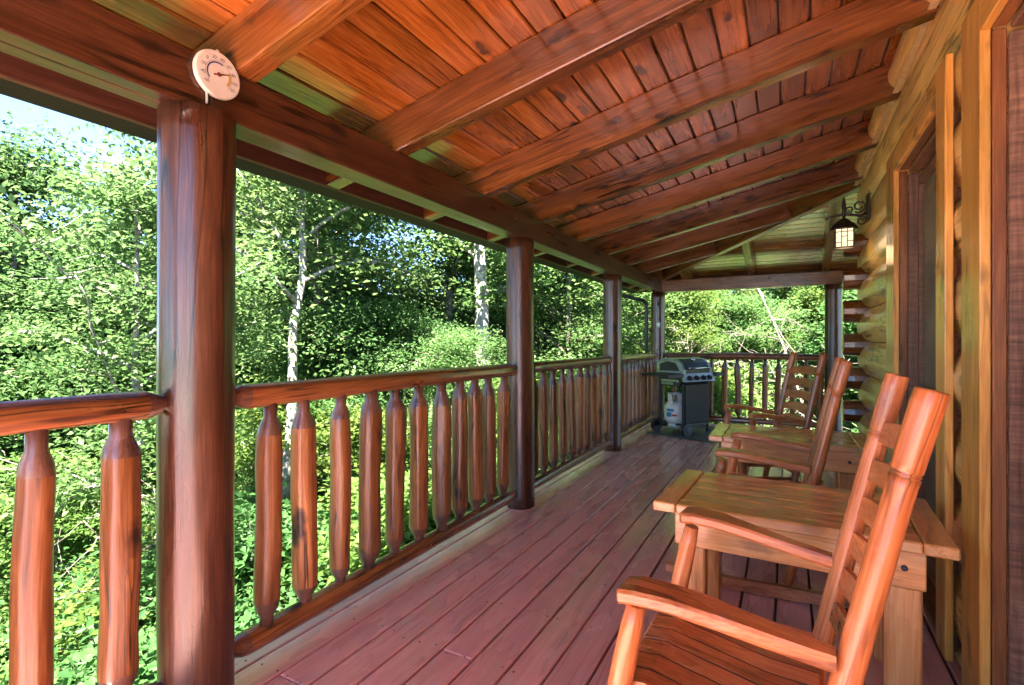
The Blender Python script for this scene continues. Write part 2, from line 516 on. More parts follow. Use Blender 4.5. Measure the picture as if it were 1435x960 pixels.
# ------------------------------------------------------------------ log posts
def log_post(x, y, r, z0, z1, label, seed):
    f = fnoise(seed); g = fnoise(seed + 50)
    n = 26
    pts = []; rad = []
    for i in range(n):
        t = i / (n - 1); z = z0 + (z1 - z0) * t
        pts.append((0.005 * f(t * 2.2), 0.005 * g(t * 2.2), z)); rad.append(r * (1 + .016 * g(t * 7)))
    mb = MB()
    rr = random.Random(seed)
    ph = [rr.uniform(0, 6.28) for _ in range(5)]

    def rf(i, k):
        a = 2 * math.pi * k / 40
        return 1 + .010 * math.sin(3 * a + ph[0] + i * .12) + .008 * math.sin(5 * a + ph[1]) + .005 * math.sin(11 * a + ph[2] + .1 * i)
    mb.tube(pts, rad, 40, True, True, rr.random(), 0, rf)
    o = mb.build('log_post', M['post'])
    o.location = (x, y, 0)
    tag(o, label, 'post', 'round log posts holding up the porch roof')
    return o


BEAM_B = EYE + .755
post_labels = {
    2: 'thick round reddish log post nearest the viewer, below the dial thermometer',
    3: 'round log post between the long near railing and the next railing, second from the viewer',
    4: 'round log post just before the gas grill, third along the deck edge',
    5: 'slim log post at the outer corner behind the grill, grey box on it',
    1: 'round log post behind the viewer at the near end of the left railing',
    0: 'round log post farthest behind the viewer on the deck edge',
}
for i, y in enumerate(PY):
    if i < 1: continue
    log_post(PX, y, .112 if i == 2 else .102, 0.0, BEAM_B, post_labels[i], 20 + i)
log_post(.514, YEND, .1, 0.0, BEAM_B, 'dark round log post at the far end of the porch beside the log wall corner', 41)
# lower piers carrying the porch
for i, y in enumerate(PY):
    if i == 0: continue
    b = MB(); b.box((PX, y, -1.98), (.14, .14, 3.5), None, .008, 2)
    tag(b.build('deck_pier', M['jamb']), 'square timber pier under the deck edge', 'pier', 'piers under the deck')


# ------------------------------------------------------------------ railings
def hewn_log(mb, p0, p1, r, seed, tips=(.055, .055), tip_r=.45, seg=10, mi=0, tmi=1, bulge=.0):
    """peeled pole with drawknife facets and whittled ends"""
    rr = random.Random(seed)
    p0 = Vector(p0); p1 = Vector(p1); ln = (p1 - p0).length; d = (p1 - p0) / ln
    n = 13
    f = fnoise(seed); g = fnoise(seed + 7); h = fnoise(seed + 13)
    pts = [p0]; rad = [r * tip_r]; mis = [tmi]
    t0 = tips[0] / ln; t1 = 1 - tips[1] / ln
    pts.append(p0 + d * (tips[0] * .42)); rad.append(r * tip_r); mis.append(tmi)
    pts.append(p0 + d * (tips[0] * .72)); rad.append(r * (tip_r + .72 * (1 - tip_r))); mis.append(tmi)
    a = d.orthogonal().normalized(); b = d.cross(a)
    for i in range(n):
        t = t0 + (t1 - t0) * i / (n - 1)
        j = 0 if i in (0, n - 1) else 1
        pts.append(p0 + d * (ln * t) + (a * f(t * 4) + b * g(t * 4)) * (r * .06))
        rad.append(r * (1 + .05 * h(t * 6) + bulge * math.sin(math.pi * t)))
        mis.append(mi)
    mis[-1] = tmi
    pts.append(p1 - d * (tips[1] * .78)); rad.append(r * (tip_r + .66 * (1 - tip_r))); mis.append(tmi)
    pts.append(p1 - d * (tips[1] * .5)); rad.append(r * tip_r); mis.append(tmi)
    pts.append(p1); rad.append(r * tip_r); mis.append(tmi)
    nf = rr.choice((7, 8, 8, 9))
    ang0 = rr.uniform(0, 6.28)
    edges = sorted((ang0 + 2 * math.pi * (q + rr.uniform(-.18, .18)) / nf) % (2 * math.pi) for q in range(nf))
    dist = [rr.uniform(.90, .97) for _ in range(nf)]
    drift = [rr.uniform(-.09, .09) for _ in range(nf)]
    SEG = 26

    def rf(i, k):
        if i < 3 or i > len(pts) - 4:
            return 1
        a_ = 2 * math.pi * k / SEG
        v = 1.05
        u = (i - 3) / (len(pts) - 7) - .5
        for q in range(nf):
            e0 = edges[q]; e1 = edges[(q + 1) % nf] + (2 * math.pi if q == nf - 1 else 0)
            m_ = (e0 + e1) / 2
            cs = math.cos(a_ - m_)
            if cs > .3:
                v = min(v, (dist[q] + drift[q] * u * 1.2 + .012 * math.sin(i * 1.7 + q * 2.1)) / cs)
        return v
    mb.tube(pts, rad, SEG, True, True, rr.random(), mi, rf, None, mis)


def railing(a, b, n, label, seed, offs=None, post_r=.1, br=(.046, .054)):
    a = Vector(a); b = Vector(b); d = (b - a); ln = d.length; d.normalize()
    root = thing('railing', label, 'railing', (a.x, a.y, 0), math.atan2(d.y, d.x), 'log railings between the porch posts')
    rr = random.Random(seed)
    e0, e1 = post_r - .035, ln - post_r + .035
    mb = MB(); hewn_log(mb, (e0, 0, 1.006), (e1, 0, 1.006), .046, seed, (.10, .10), .55, 11)
    mb.build('top_rail', [M['rail'], M['tenon']], root)
    mb = MB(); hewn_log(mb, (e0, 0, .108), (e1, 0, .108), .043, seed + 1, (.10, .10), .55, 11)
    mb.build('bottom_rail', [M['rail'], M['tenon']], root)
    if offs is None:
        st = (ln - 2 * post_r) / (n + .1)
        offs = [post_r + st * (i + .5) for i in range(n)]
    for i, q in enumerate(offs):
        mb = MB()
        lx = rr.uniform(-.012, .012)
        r = rr.uniform(br[0] - .003, br[1] + .002)
        hewn_log(mb, (lx, rr.uniform(-.006, .006), .13), (-lx, rr.uniform(-.006, .006), .985), r, seed * 31 + i, (.088 + rr.uniform(-.012, .02), .122 + rr.uniform(-.012, .022)), rr.uniform(.46, .58), 9)
        o = mb.build('baluster', [M['baluster'], M['tenon']], root)
        o.location = (q, 0, 0)
    return root


meas2 = [1.259, 1.427, 1.616, 1.794, 1.973, 2.165, 2.356, 2.542, 2.716, 2.891, 3.075]
railing((PX, PY[1], 0), (PX, PY[2], 0), 8, 'nearest log railing left of the thick near post, cut by the photo edge', 101,
        [y - PY[1] for y in (-.565, -.37, -.18, .01, .20, .385, .574, .772)])
railing((PX, PY[2], 0), (PX, PY[3], 0), 11, 'long log railing with eleven fat balusters right after the thick near post', 201, [y - PY[2] for y in meas2], .105)
railing((PX, PY[3], 0), (PX, PY[4], 0), 10, 'log railing between the second and third posts, middle of the deck edge', 301, br=(.042, .048))
railing((PX, PY[4], 0), (PX, PY[5], 0), 11, 'log railing beside the gas grill between the third post and the corner post', 401, br=(.034, .040))
railing((PX, YEND, 0), (.514, YEND, 0), 12, 'log railing across the far end of the porch, behind the grill and farthest chair', 501,
        [x - PX for x in (-1.50, -1.325, -1.15, -.98, -.804, -.627, -.454, -.285, -.128, .045, .215, .365)], br=(.036, .042))

# ------------------------------------------------------------------ roof
HIP = RX0 + 7.765              # in plan the hip runs along x + y = HIP
roof = thing('porch_roof', 'timber porch roof with stained rafters under a varnished plank ceiling', 'roof')
# header beams
mb = MB()
zc = (BEAM_B + RZ0) / 2; zh = RZ0 - BEAM_B
for x0, x1 in ((-1.80, -1.7365), (-1.7345, -1.67)):
    mb.box(((x0 + x1) / 2, (1.0 - 1.0) / 2, zc), (x1 - x0, 2.0, zh), None, .004, 1, .5)
mb.box(((-1.80 - 1.67) / 2, (1.002 + YEND + .065) / 2, zc), (.13, YEND + .065 - 1.002, zh), None, .005, 1, .5)
mb.build('header_beam', M['beam'], roof)
mb = MB()
mb.box(((-1.668 + 3.2) / 2, YEND, zc - .001), (4.868, .13, zh - .002), None, .005, 0, .6)
tag(mb.build('header_beam', M['rafter'], roof))
# rafters
wall_x = WX + .02
YR = [1.171 - .044 + .8185 * k for k in range(-2, 9)]
sl = Vector((1, 0, PITCH)).normalized(); upv = Vector((-PITCH, 0, 1)).normalized()
for i, y in enumerate(YR):
    if y > 7.7: continue
    x_end = min(wall_x, HIP - y - .03)
    x0 = -2.145
    if x_end < x0 + .4: continue
    mb = MB()
    p0 = Vector((x0, y, raf_z(x0))) + upv * RAF_H / 2; p1 = Vector((x_end, y, raf_z(x_end))) + upv * RAF_H / 2
    mb.beam(p0, p1, RAF_W, RAF_H, upv, .005)
    mb.build('rafter', M['rafter'], roof)
# jack rafters of the end slope
upe = Vector((0, PITCH, 1)).normalized()
for x in (-1.33, -.45, .42, 1.3, 2.2):
    y1 = max(HIP - x + .03, CORNER_Y + .1 if x > WX else 0)
    y1 = max(y1, HIP - x + .03)
    if x > WX: y1 = CORNER_Y + .05
    zz = lambda y: RZ0 + PITCH * (7.765 - y)
    mb = MB()
    mb.beam(Vector((x, 8.31, zz(8.31))) + upe * RAF_H / 2, Vector((x, y1, zz(y1))) + upe * RAF_H / 2, RAF_W, RAF_H, upe, .005)
    mb.build('rafter', M['rafter'], roof)
# hip rafter
hx = WX + .06
ph0 = Vector((-2.1, HIP + 2.1, RZ0 + PITCH * (-2.1 - RX0) - .012)); ph1 = Vector((hx, HIP - hx, RZ0 + PITCH * (hx - RX0) - .012))
hd = (ph1 - ph0).normalized(); hs = Vector((1, 1, 0)).normalized(); hu = hd.cross(hs)
if hu.z < 0: hu = -hu
mb = MB(); mb.beam(ph0 + hu * .1, ph1 + hu * .1, .09, .20, hu, .005)
mb.build('hip_rafter', M['rafter'], roof)
# plank ceiling
mb = MB()
pw = .128
x = -2.17
ZP = RAF_H * PYAW + .001
th = .02
while x < .75:
    x1 = x + pw / PYAW
    g = .0038
    a, b = x + g, x1 - g
    za, zb = raf_z(a) + ZP, raf_z(b) + ZP
    cuts = [-1.05]
    y = rng.uniform(0, 2)
    while y < HIP - b - 1:
        cuts.append(min(YR, key=lambda q: abs(q - y))); y += rng.choice((2.45, 3.27, 4.09))
    cuts = sorted(set(cuts))
    for i, ya in enumerate(cuts):
        last = i == len(cuts) - 1
        yb0 = HIP - a if last else cuts[i + 1] - .002
        yb1 = HIP - b if last else cuts[i + 1] - .002
        c = .0055
        # two bevelled lower arrises
        poly = [(a + c, ya, za + PITCH * c), (b - c, ya, zb - PITCH * c), (b, ya, zb + c), (b, ya, zb + th), (a, ya, za + th), (a, ya, za + c)]
        n = len(poly)
        poly2 = []
        for p in poly:
            t = (p[0] - a) / (b - a)
            poly2.append((p[0], yb0 + (yb1 - yb0) * t, p[2]))
        off = Vector((rng.random() * 20, rng.random() * 20, rng.random() * 20))
        vs = [Vector(p) for p in poly] + [Vector(p) for p in poly2]
        wcs = [Vector((p.y, p.x, p.z)) + off for p in vs]
        fs = [list(range(n)), list(range(n, 2 * n))[::-1]]
        for k in range(n):
            j = (k + 1) % n
            fs.append([k, k + n, j + n, j])
        mb._add(vs, fs, wcs, rng.random(), 0, False)
    x = x1
# end slope planks, running along x
y = 8.30
while y > CORNER_Y - .3:
    y1 = y - pw / PYAW
    a, b = y - .0038, y1 + .0038
    za = RZ0 + PITCH * (7.765 - a) + ZP; zb = RZ0 + PITCH * (7.765 - b) + ZP
    c = .004
    sgn = 1
    poly = [(a - c, za + PITCH * c), (b + c, zb - PITCH * c), (b, zb + c), (b, zb + th), (a, za + th), (a, za + c)]
    n = len(poly)
    v0 = [Vector((HIP - p[0], p[0], p[1])) for p in poly]
    v1 = [Vector((3.4, p[0], p[1])) for p in poly]
    off = Vector((rng.random() * 20, rng.random() * 20, rng.random() * 20))
    vs = v0 + v1
    wcs = [Vector((p.x, p.y, p.z)) + off for p in vs]
    fs = [list(range(n)), list(range(n, 2 * n))[::-1]] + [[k, k + n, (k + 1) % n + n, (k + 1) % n] for k in range(n)]
    mb._add(vs, fs, wcs, rng.random(), 0, False)
    y = y1
mb.build('plank_ceiling', M['plank'], roof)
# dark underlay and shingles
mb = MB()
def roof_poly(pts, dz):
    out = []
    for x_, y_ in pts:
        out.append((x_, y_, RZ0 + PITCH * (min(x_ - RX0, 7.765 - y_)) + ZP + dz))
    return out
e0 = -2.32; y9 = 7.765 + (RX0 - e0)
main = [(e0, -1.12), (e0, y9), (4.6, HIP - 4.6), (4.6, -1.12)]  # unseen near end cut short so daylight from behind fills the porch
endp = [(e0, y9), (4.6, y9), (4.6, HIP - 4.6)]
mb.prism(roof_poly(main, .024), (0, 0, .03), (0, 1, 0))
mb.prism(roof_poly(endp, .0245), (0, 0, .03), (1, 0, 0))
mb.build('shingles', M['shingle'], roof)
# fascia and gutter
zf = 1.2 + .83
mb = MB()
mb.box((-2.163, 3.63, zf + .088), (.032, 9.46, .176), None, .004, 1, .5)
mb.box((1.2, 8.335, zf + .09), (6.6, .032, .176), None, .004, 0, .5)
mb.build('fascia', M['fascia'], roof)
mb = MB()
prof = [(-2.182, .13), (-2.182, .002), (-2.32, .002), (-2.356, .06), (-2.356, .13), (-2.346, .13), (-2.341, .065), (-2.315, .013), (-2.192, .013), (-2.192, .13)]
mb.prism([(px_, -1.08, zf + pz) for px_, pz in prof], (0, 9.59, 0))
mb.prism([(-2.356, 8.353 + (-px_ - 2.182), zf + pz) for px_, pz in prof], (6.8, 0, 0))
mb.build('gutter', M['gutter'], roof)
mb = MB()
mb.tube([(-2.26, 7.60, zf + .01), (-2.26, 7.60, zf - .07), (-2.23, 7.63, zf - .11), (-1.97, 7.86, zf - .185), (-1.93, 7.90, zf - .23), (-1.925, 7.905, zf - .31), (-1.925, 7.905, -2.4)], .03, 12)
o = mb.build('downspout', M['downspout'])
tag(o, 'dark metal downspout elbowing from the gutter to the corner post', 'downspout')

# ------------------------------------------------------------------ cabin
cabin = thing('log_cabin', 'varnished log cabin wall along the porch with two framed doors', 'cabin', (0, 0, 0))
CP = .288
OPEN = [(1.12, 2.037, 0, 2.144), (2.566, 3.485, 0, 2.144)]


def log_wall():
    mb = MB()
    z = 1.2 - CP * 5
    k = 0
    while z < 2.58:
        z1 = z + CP
        zt = min(z1, 2.60)
        spans = [(-1.0, CORNER_Y)]
        if z < 2.144:
            spans = [(-1.0, 1.10), (2.057, 2.546), (3.505, CORNER_Y)]
        for ya, yb in spans:
            n = 12
            ns = max(2, int((yb - ya) / .22))
            f = fnoise(900 + k * 7); g = fnoise(950 + k * 3)
            off = Vector((rng.random() * 20, rng.random() * 20, 0))
            vs = []; wcs = []; fs = []
            for j in range(ns + 1):
                y = ya + (yb - ya) * j / ns
                for i in range(n + 1):
                    t = i / n
                    zz = z + .002 + (zt - z - .004) * t
                    bul = math.sin(math.pi * t) ** .55
                    xx = WX + .075 - .075 * bul - .006 * f(y * 2) * bul + .004 * math.sin(7 * t + 3 * g(y * 1.3)) * bul
                    vs.append(Vector((xx, y, zz))); wcs.append(Vector((y, xx, zz)) + off)
            m_ = n + 1
            for j in range(ns):
                for i in range(n):
                    fs.append([j * m_ + i, j * m_ + i + 1, (j + 1) * m_ + i + 1, (j + 1) * m_ + i])
            mb._add(vs, fs, wcs, rng.random(), 0, True)
            for j, rev in ((0, False), (ns, True)):
                vv = [vs[j * m_ + i] for i in range(m_)] + [Vector((WX + .2, vs[j * m_].y, zt)), Vector((WX + .2, vs[j * m_].y, z))]
                mb._add(vv, [list(range(len(vv)))[::(1 if rev else -1)]], [Vector((q.x, q.z, q.y)) for q in vv], .3, 0, False)
        z = z1; k += 1
    # wall plate: rounded log between the rafters
    vs = []
    pts = []
    for j in range(60):
        pts.append((WX + .055, -1.0 + (CORNER_Y + 1.0) * j / 59, 2.70))
    mb.tube(pts, .10, 20, True, True, .6)
    # solid core behind the logs
    for ya, yb, za, zb in ((-1.0, 1.09, -.3, 2.9), (2.067, 2.536, -.3, 2.9), (3.515, CORNER_Y, -.3, 2.9), (1.09, 2.067, 2.15, 2.9), (2.536, 3.515, 2.15, 2.9)):
        mb.box((WX + .13, (ya + yb) / 2, (za + zb) / 2), (.1, yb - ya, zb - za), None, .001, 1, .1, 1)
    return mb.build('log_wall', [M['log'], M['dark']], cabin)


log_wall()
mb = MB()
mb.box((WX - .006, (CORNER_Y - 1.0) / 2, 2.602), (.03, CORNER_Y + 1.0, .010), None, .002, 1, .5)
mb.build('ledge_strip', M['trim'], cabin)
# end wall (round the corner) and back of the house
mb = MB()
z = 1.2 - CP * 5 - CP / 2
while z < 2.7:
    mb.tube([(WX + .03, CORNER_Y - .02, z + CP / 2), (3.9, CORNER_Y - .02, z + CP / 2)], CP * .49, 14, True, True)
    z += CP
mb.box((2.4, CORNER_Y - .1, 1.3), (3.3, .1, 3.2), None, .002, 0, .3)
mb.build('end_wall', M['log'], cabin)
mb = MB()
mb.box((4.0, 2.17, 1.2), (.12, 6.6, 3.6), None, .003, 1, .3)
mb.box((2.3, -1.07, 1.2), (3.4, .12, 3.6), None, .003, 0, .3)
mb.box((2.3, 2.17, 2.85), (3.3, 6.3, .05), None, .002, 1, .3)
mb.build('back_wall', M['log'], cabin)
mb = MB(); mb.box((2.3, 2.17, -.03), (3.3, 6.3, .05), None, .002, 1, .3)
mb.build('room_floor', M['jamb'], cabin)
# crossing log ends at the corner
for k in range(-5, 5):
    z = 1.2 - .02 + CP * k
    if z > 2.3 or z < -.2: continue
    mb = MB()
    f = fnoise(k + 77)
    mb.tube([(.418, 5.33, z), (.424, 5.33, z), (.50, 5.33, z), (.75, 5.33, z)], [.085, .094, .1, .1], 14, True, False, None, 0, lambda i, q: 1 + .03 * math.sin(q * 2.3 + k))
    mb.build('log_end', M['rafter'], cabin)


def door(y0, y1, name_i):
    """opening y0..y1: casing boards, stepped jamb, glazed door behind a screen"""
    cx = .51
    d = bpy.data.objects.new('door', None); COL.objects.link(d); d.parent = cabin
    mb = MB()
    w0 = .136 if name_i == 1 else .19
    wl, wr = (.235, .136) if name_i == 1 else (.189, .17)      # far (left in view), near
    mb.box((cx + .013, y1 + wl / 2, 1.145), (.026, wl, 2.25), None, .003, 2)
    mb.box((cx + .013, y0 - wr / 2, 1.145), (.026, wr, 2.25), None, .003, 2)
    mb.box((cx + .0135, (y0 + y1) / 2, 2.207), (.026, y1 - y0, .126), None, .003, 1)
    mb.build('casing', M['casing'], d)
    mb = MB()
    # stepped jamb: outer lining then stop
    for ys, sg in ((y0, 1), (y1, -1)):
        mb.box((.612, ys + sg * .004, 1.06), (.075, .022, 2.12), None, .004, 2)
    mb.box((.612, (y0 + y1) / 2, 2.137), (.075, y1 - y0 - .03, .022), None, .004, 1)
    mb.box((.585, (y0 + y1) / 2, .012), (.10, y1 - y0, .024), None, .003, 1)
    mb.build('jamb', M['jamb'], d)
    mb = MB()
    for ys, sg in ((y0, 1), (y1, -1)):
        mb.box((.556, ys + sg * (-.0125), 1.07), (.034, .023, 2.14), None, .003, 2)
    mb.box((.556, (y0 + y1) / 2, 2.1565), (.034, y1 - y0, .023), None, .003, 1)
    mb.build('lining', M['lining'], d)
    mb = MB()
    xs = .632
    for yc in (y0 + .03, y1 - .03):
        mb.box((xs, yc, 1.06), (.035, .028, 2.07), None, .003, 2)
    mb.box((xs, (y0 + y1) / 2, 2.07), (.035, y1 - y0 - .10, .05), None, .004, 1)
    mb.box((xs, (y0 + y1) / 2, .085), (.035, y1 - y0 - .10, .12), None, .004, 1)
    mb.box((xs, (y0 + y1) / 2, .95), (.035, y1 - y0 - .10, .04), None, .004, 1)
    mb.build('door_frame', M['jamb'], d)
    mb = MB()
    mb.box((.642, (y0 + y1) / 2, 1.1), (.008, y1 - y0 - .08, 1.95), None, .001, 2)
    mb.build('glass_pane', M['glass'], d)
    mb = MB()
    yy = y0 + .115
    for i in range(46):
        t = i / 45
        mb.box((.630, y0 + .05 + (y1 - y0 - .10) * t, 1.1), (.0012, .0016, 1.9), None, .0003, 2, .5)
    for i in range(70):
        mb.box((.632, (y0 + y1) / 2, .16 + 1.86 * i / 69), (.0012, y1 - y0 - .09, .0016), None, .0003, 1, .5)
    mb.build('screen', M['screen'], d)
    if name_i == 1:
        mb = MB(); mb.tube([(.60, y0 + .07, 1.0), (.575, y0 + .07, 1.0), (.565, y0 + .07, 1.0)], [.012, .02, .016], 12)
        mb.build('handle', M['steel'], d)
    return d


door(1.12, 2.037, 2)
door(2.566, 3.485, 1)

# ------------------------------------------------------------------ wall lantern
LT = thing('wall_lantern', 'lit iron wall lantern with a mosaic glass shade on the log wall', 'wall lamp', (WX, 4.62, 0))
mb = MB()
mb.box((-.012, 0, 2.21), (.02, .10, .20), None, .006)
mb.build('back_plate', M['iron'], LT)
mb = MB()
lx = -.165
mb.tube([(-.02, 0, 2.17), (-.06, 0, 2.155), (-.11, 0, 2.165), (lx, 0, 2.175), (-.25, 0, 2.165), (-.285, 0, 2.15)], [.011, .010, .010, .011, .008, .010], 8)
mb.tube([(lx, 0, 2.12), (lx, 0, 2.20), (lx, 0, 2.24), (lx, 0, 2.29), (lx, 0, 2.31)], [.012, .012, .016, .008, .003], 8)
mb.build('arm', M['iron'], LT)


def scroll(mb, cx, cz, r, turns, a0, sg=1, th_=.006):
    pts = []
    n = 28
    for i in range(n):
        t = i / (n - 1)
        a = a0 + sg * turns * 2 * math.pi * t
        rr_ = r * (1 - .62 * t)
        pts.append((cx + rr_ * math.cos(a), 0, cz + rr_ * math.sin(a)))
    mb.tube(pts, th_, 6)


mb = MB()
scroll(mb, -.068, 2.225, .046, 1.35, -2.2, 1)
scroll(mb, -.055, 2.115, .036, 1.35, 2.2, -1)
scroll(mb, -.128, 2.205, .030, 1.3, -1.0, -1)
mb.build('scroll', M['iron'], LT)
mb = MB()
mb.lathe((lx, 0, 2.06), [(.093, 0), (.091, .012), (.066, .045), (.055, .052), (.03, .075), (.014, .085)], 4, smooth=False)
mb.build('cap', M['iron'], LT)
mb = MB()
hw = .056
mb.box((lx, 0, 1.99), (hw * 2, hw * 2, .135), None, .002, 2)
mb.build('glass_shade', M['lampglass'], LT)
mb = MB()
for sx in (-1, 1):
    for sy in (-1, 1):
        mb.box((lx + sx * (hw + .002), sy * (hw + .002), 1.99), (.009, .009, .15), None, .001)
for z_ in (1.918, 2.061):
    mb.box((lx, 0, z_), (hw * 2 + .016, hw * 2 + .016, .010), None, .002)
for fx, fy in ((-1, 0), (0, -1), (1, 0), (0, 1)):
    for z_, a_, b_ in ((2.035, -1, 1), (1.955, -1, -.3), (1.962, .3, 1), (2.0, -.3, .3)):
        l_ = (b_ - a_) * hw; c_ = (a_ + b_) / 2 * hw
        if fx:
            mb.box((lx + fx * (hw + .001), c_, z_), (.003, l_, .006), None, .0005)
        else:
            mb.box((lx + c_, fy * (hw + .001), z_), (l_, .003, .006), None, .0005)
    for q in (-.33, .33):
        if fx:
            mb.box((lx + fx * (hw + .001), q * hw, 1.99), (.003, .006, .13), None, .0005)
        else:
            mb.box((lx + q * hw, fy * (hw + .001), 1.99), (.006, .003, .13), None, .0005)
mb.build('shade_frame', M['iron'], LT)
lamp = bpy.data.lights.new('lantern_glow', 'POINT')
lamp.energy = .07; lamp.color = (1, .66, .36); lamp.shadow_soft_size = .09
lo = bpy.data.objects.new('lantern_glow', lamp); COL.objects.link(lo); lo.location = (WX - .16, 4.62, 1.86)

# ------------------------------------------------------------------ thermometer
TH = thing('dial_thermometer', 'round cream dial thermometer with red needle on the beam above the thick near post', 'thermometer', (-1.668, 1.018, 2.083))
TH.rotation_euler = (0, 0, 0)
rad_d = .077
mb = MB()
mb.lathe((0.0, 0, 0), [(rad_d * .98, 0), (rad_d, .004), (rad_d, .012), (rad_d * .965, .0165), (rad_d * .93, .0155)], 48, (1, 0, 0))
mb.build('case', M['dialrim'], TH)
mb = MB(); mb.lathe((.016, 0, 0), [(rad_d * .93, 0), (rad_d * .93, .0008)], 48, (1, 0, 0), smooth=False)
mb.build('dial_face', M['dial'], TH)


def dial_pt(ang, r, x=.0178):
    # ang clockwise from top; seen from +x, world +y lies to the right
    return Vector((x, r * math.sin(ang), r * math.cos(ang)))


def arc(mb, a0, a1, r0, r1, n=20):
    for i in range(n):
        t0 = a0 + (a1 - a0) * i / n; t1 = a0 + (a1 - a0) * (i + 1) / n
        q = [dial_pt(t0, r0), dial_pt(t1, r0), dial_pt(t1, r1), dial_pt(t0, r1)]
        mb._add(q, [[3, 2, 1, 0]], [Vector(p) for p in q], .5, 0, False)


mb = MB(); arc(mb, R(-125), R(22), rad_d * .46, rad_d * .52); mb.build('cold_arc', M['arcblue'], TH)
mb = MB(); arc(mb, R(62), R(132), rad_d * .44, rad_d * .53); mb.build('warm_arc', M['arcyellow'], TH)
mb = MB()
na = R(70)
dirv = dial_pt(na, 1, 0); nor = Vector((0, dirv.z, -dirv.y))
tip = dirv * rad_d * .5; tail = dirv * -rad_d * .24
pl = [tip + nor * .0006, tip - nor * .0006, nor * -.0022, tail - nor * .003, tail + nor * .003, nor * .0022]
mb.prism([p + Vector((.019, 0, 0)) for p in pl], (.0008, 0, 0))
mb.lathe((.0185, 0, 0), [(.007, 0), (.006, .003), (.002, .004)], 16, (1, 0, 0))
mb.build('needle', M['needle'], TH)
nums = ['-60', '-40', '-20', '0', '20', '40', '60', '80', '100', '120']
tmp = MB()
for i, t in enumerate(nums):
    ang = R(-130 + 28.6 * i)
    cu = bpy.data.curves.new('num', 'FONT'); cu.body = t; cu.size = .0155; cu.align_x = 'CENTER'; cu.align_y = 'CENTER'
    ob = bpy.data.objects.new('num', cu); COL.objects.link(ob)
    dg = bpy.context.evaluated_depsgraph_get(); me = ob.evaluated_get(dg).to_mesh()
    c = dial_pt(ang, rad_d * .70, .0176)
    vs = [c + Vector((0, v.co.x, v.co.y)) for v in me.vertices]
    tmp._add(vs, [list(p.vertices) for p in me.polygons], [Vector(v) for v in vs], .5, 0, False)
    ob.evaluated_get(dg).to_mesh_clear()
    bpy.data.objects.remove(ob); bpy.data.curves.remove(cu)
for i in range(55):
    a = R(-130 + 257.4 * i / 54)
    q = [dial_pt(a - .012, rad_d * .54), dial_pt(a + .012, rad_d * .54), dial_pt(a + .012, rad_d * .585), dial_pt(a - .012, rad_d * .585)]
    tmp._add(q, [[3, 2, 1, 0]], [Vector(p) for p in q], .5, 0, False)
tmp.build('numerals', M['ink'], TH)
mb = MB()
mb.box((.006, -.033, -.083), (.006, .006, .045), None, .001)
mb.build('bracket', M['dialrim'], TH)
mb = MB(); mb.box((.006, .002, .080), (.008, .010, .012), None, .002)
mb.build('hanger', M['dialrim'], TH)


# small grey box on the corner post
bx = thing('outlet_box', 'small grey weatherproof box fixed to the slim corner post', 'outlet box', (PX + .03, YEND - .108, 1.46))
mb = MB(); mb.box((0, 0, 0), (.055, .035, .085), None, .006); mb.build('box_body', M['boxgrey'], bx)
mb = MB(); mb.box((0, -.022, .008), (.04, .012, .05), None, .004); mb.build('cover', M['paper'], bx)
bk = thing('hook_bracket', 'small dark hook bracket near the top of the slim corner post', 'bracket', (PX + .03, YEND - .105, 1.78))
mb = MB(); mb.box((0, 0, 0), (.03, .014, .05), None, .003); mb.build('base_plate', M['iron'], bk)
mb = MB(); mb.tube([(0, -.005, .01), (0, -.04, .005), (0, -.05, -.02)], .006, 6); mb.build('hook', M['iron'], bk)


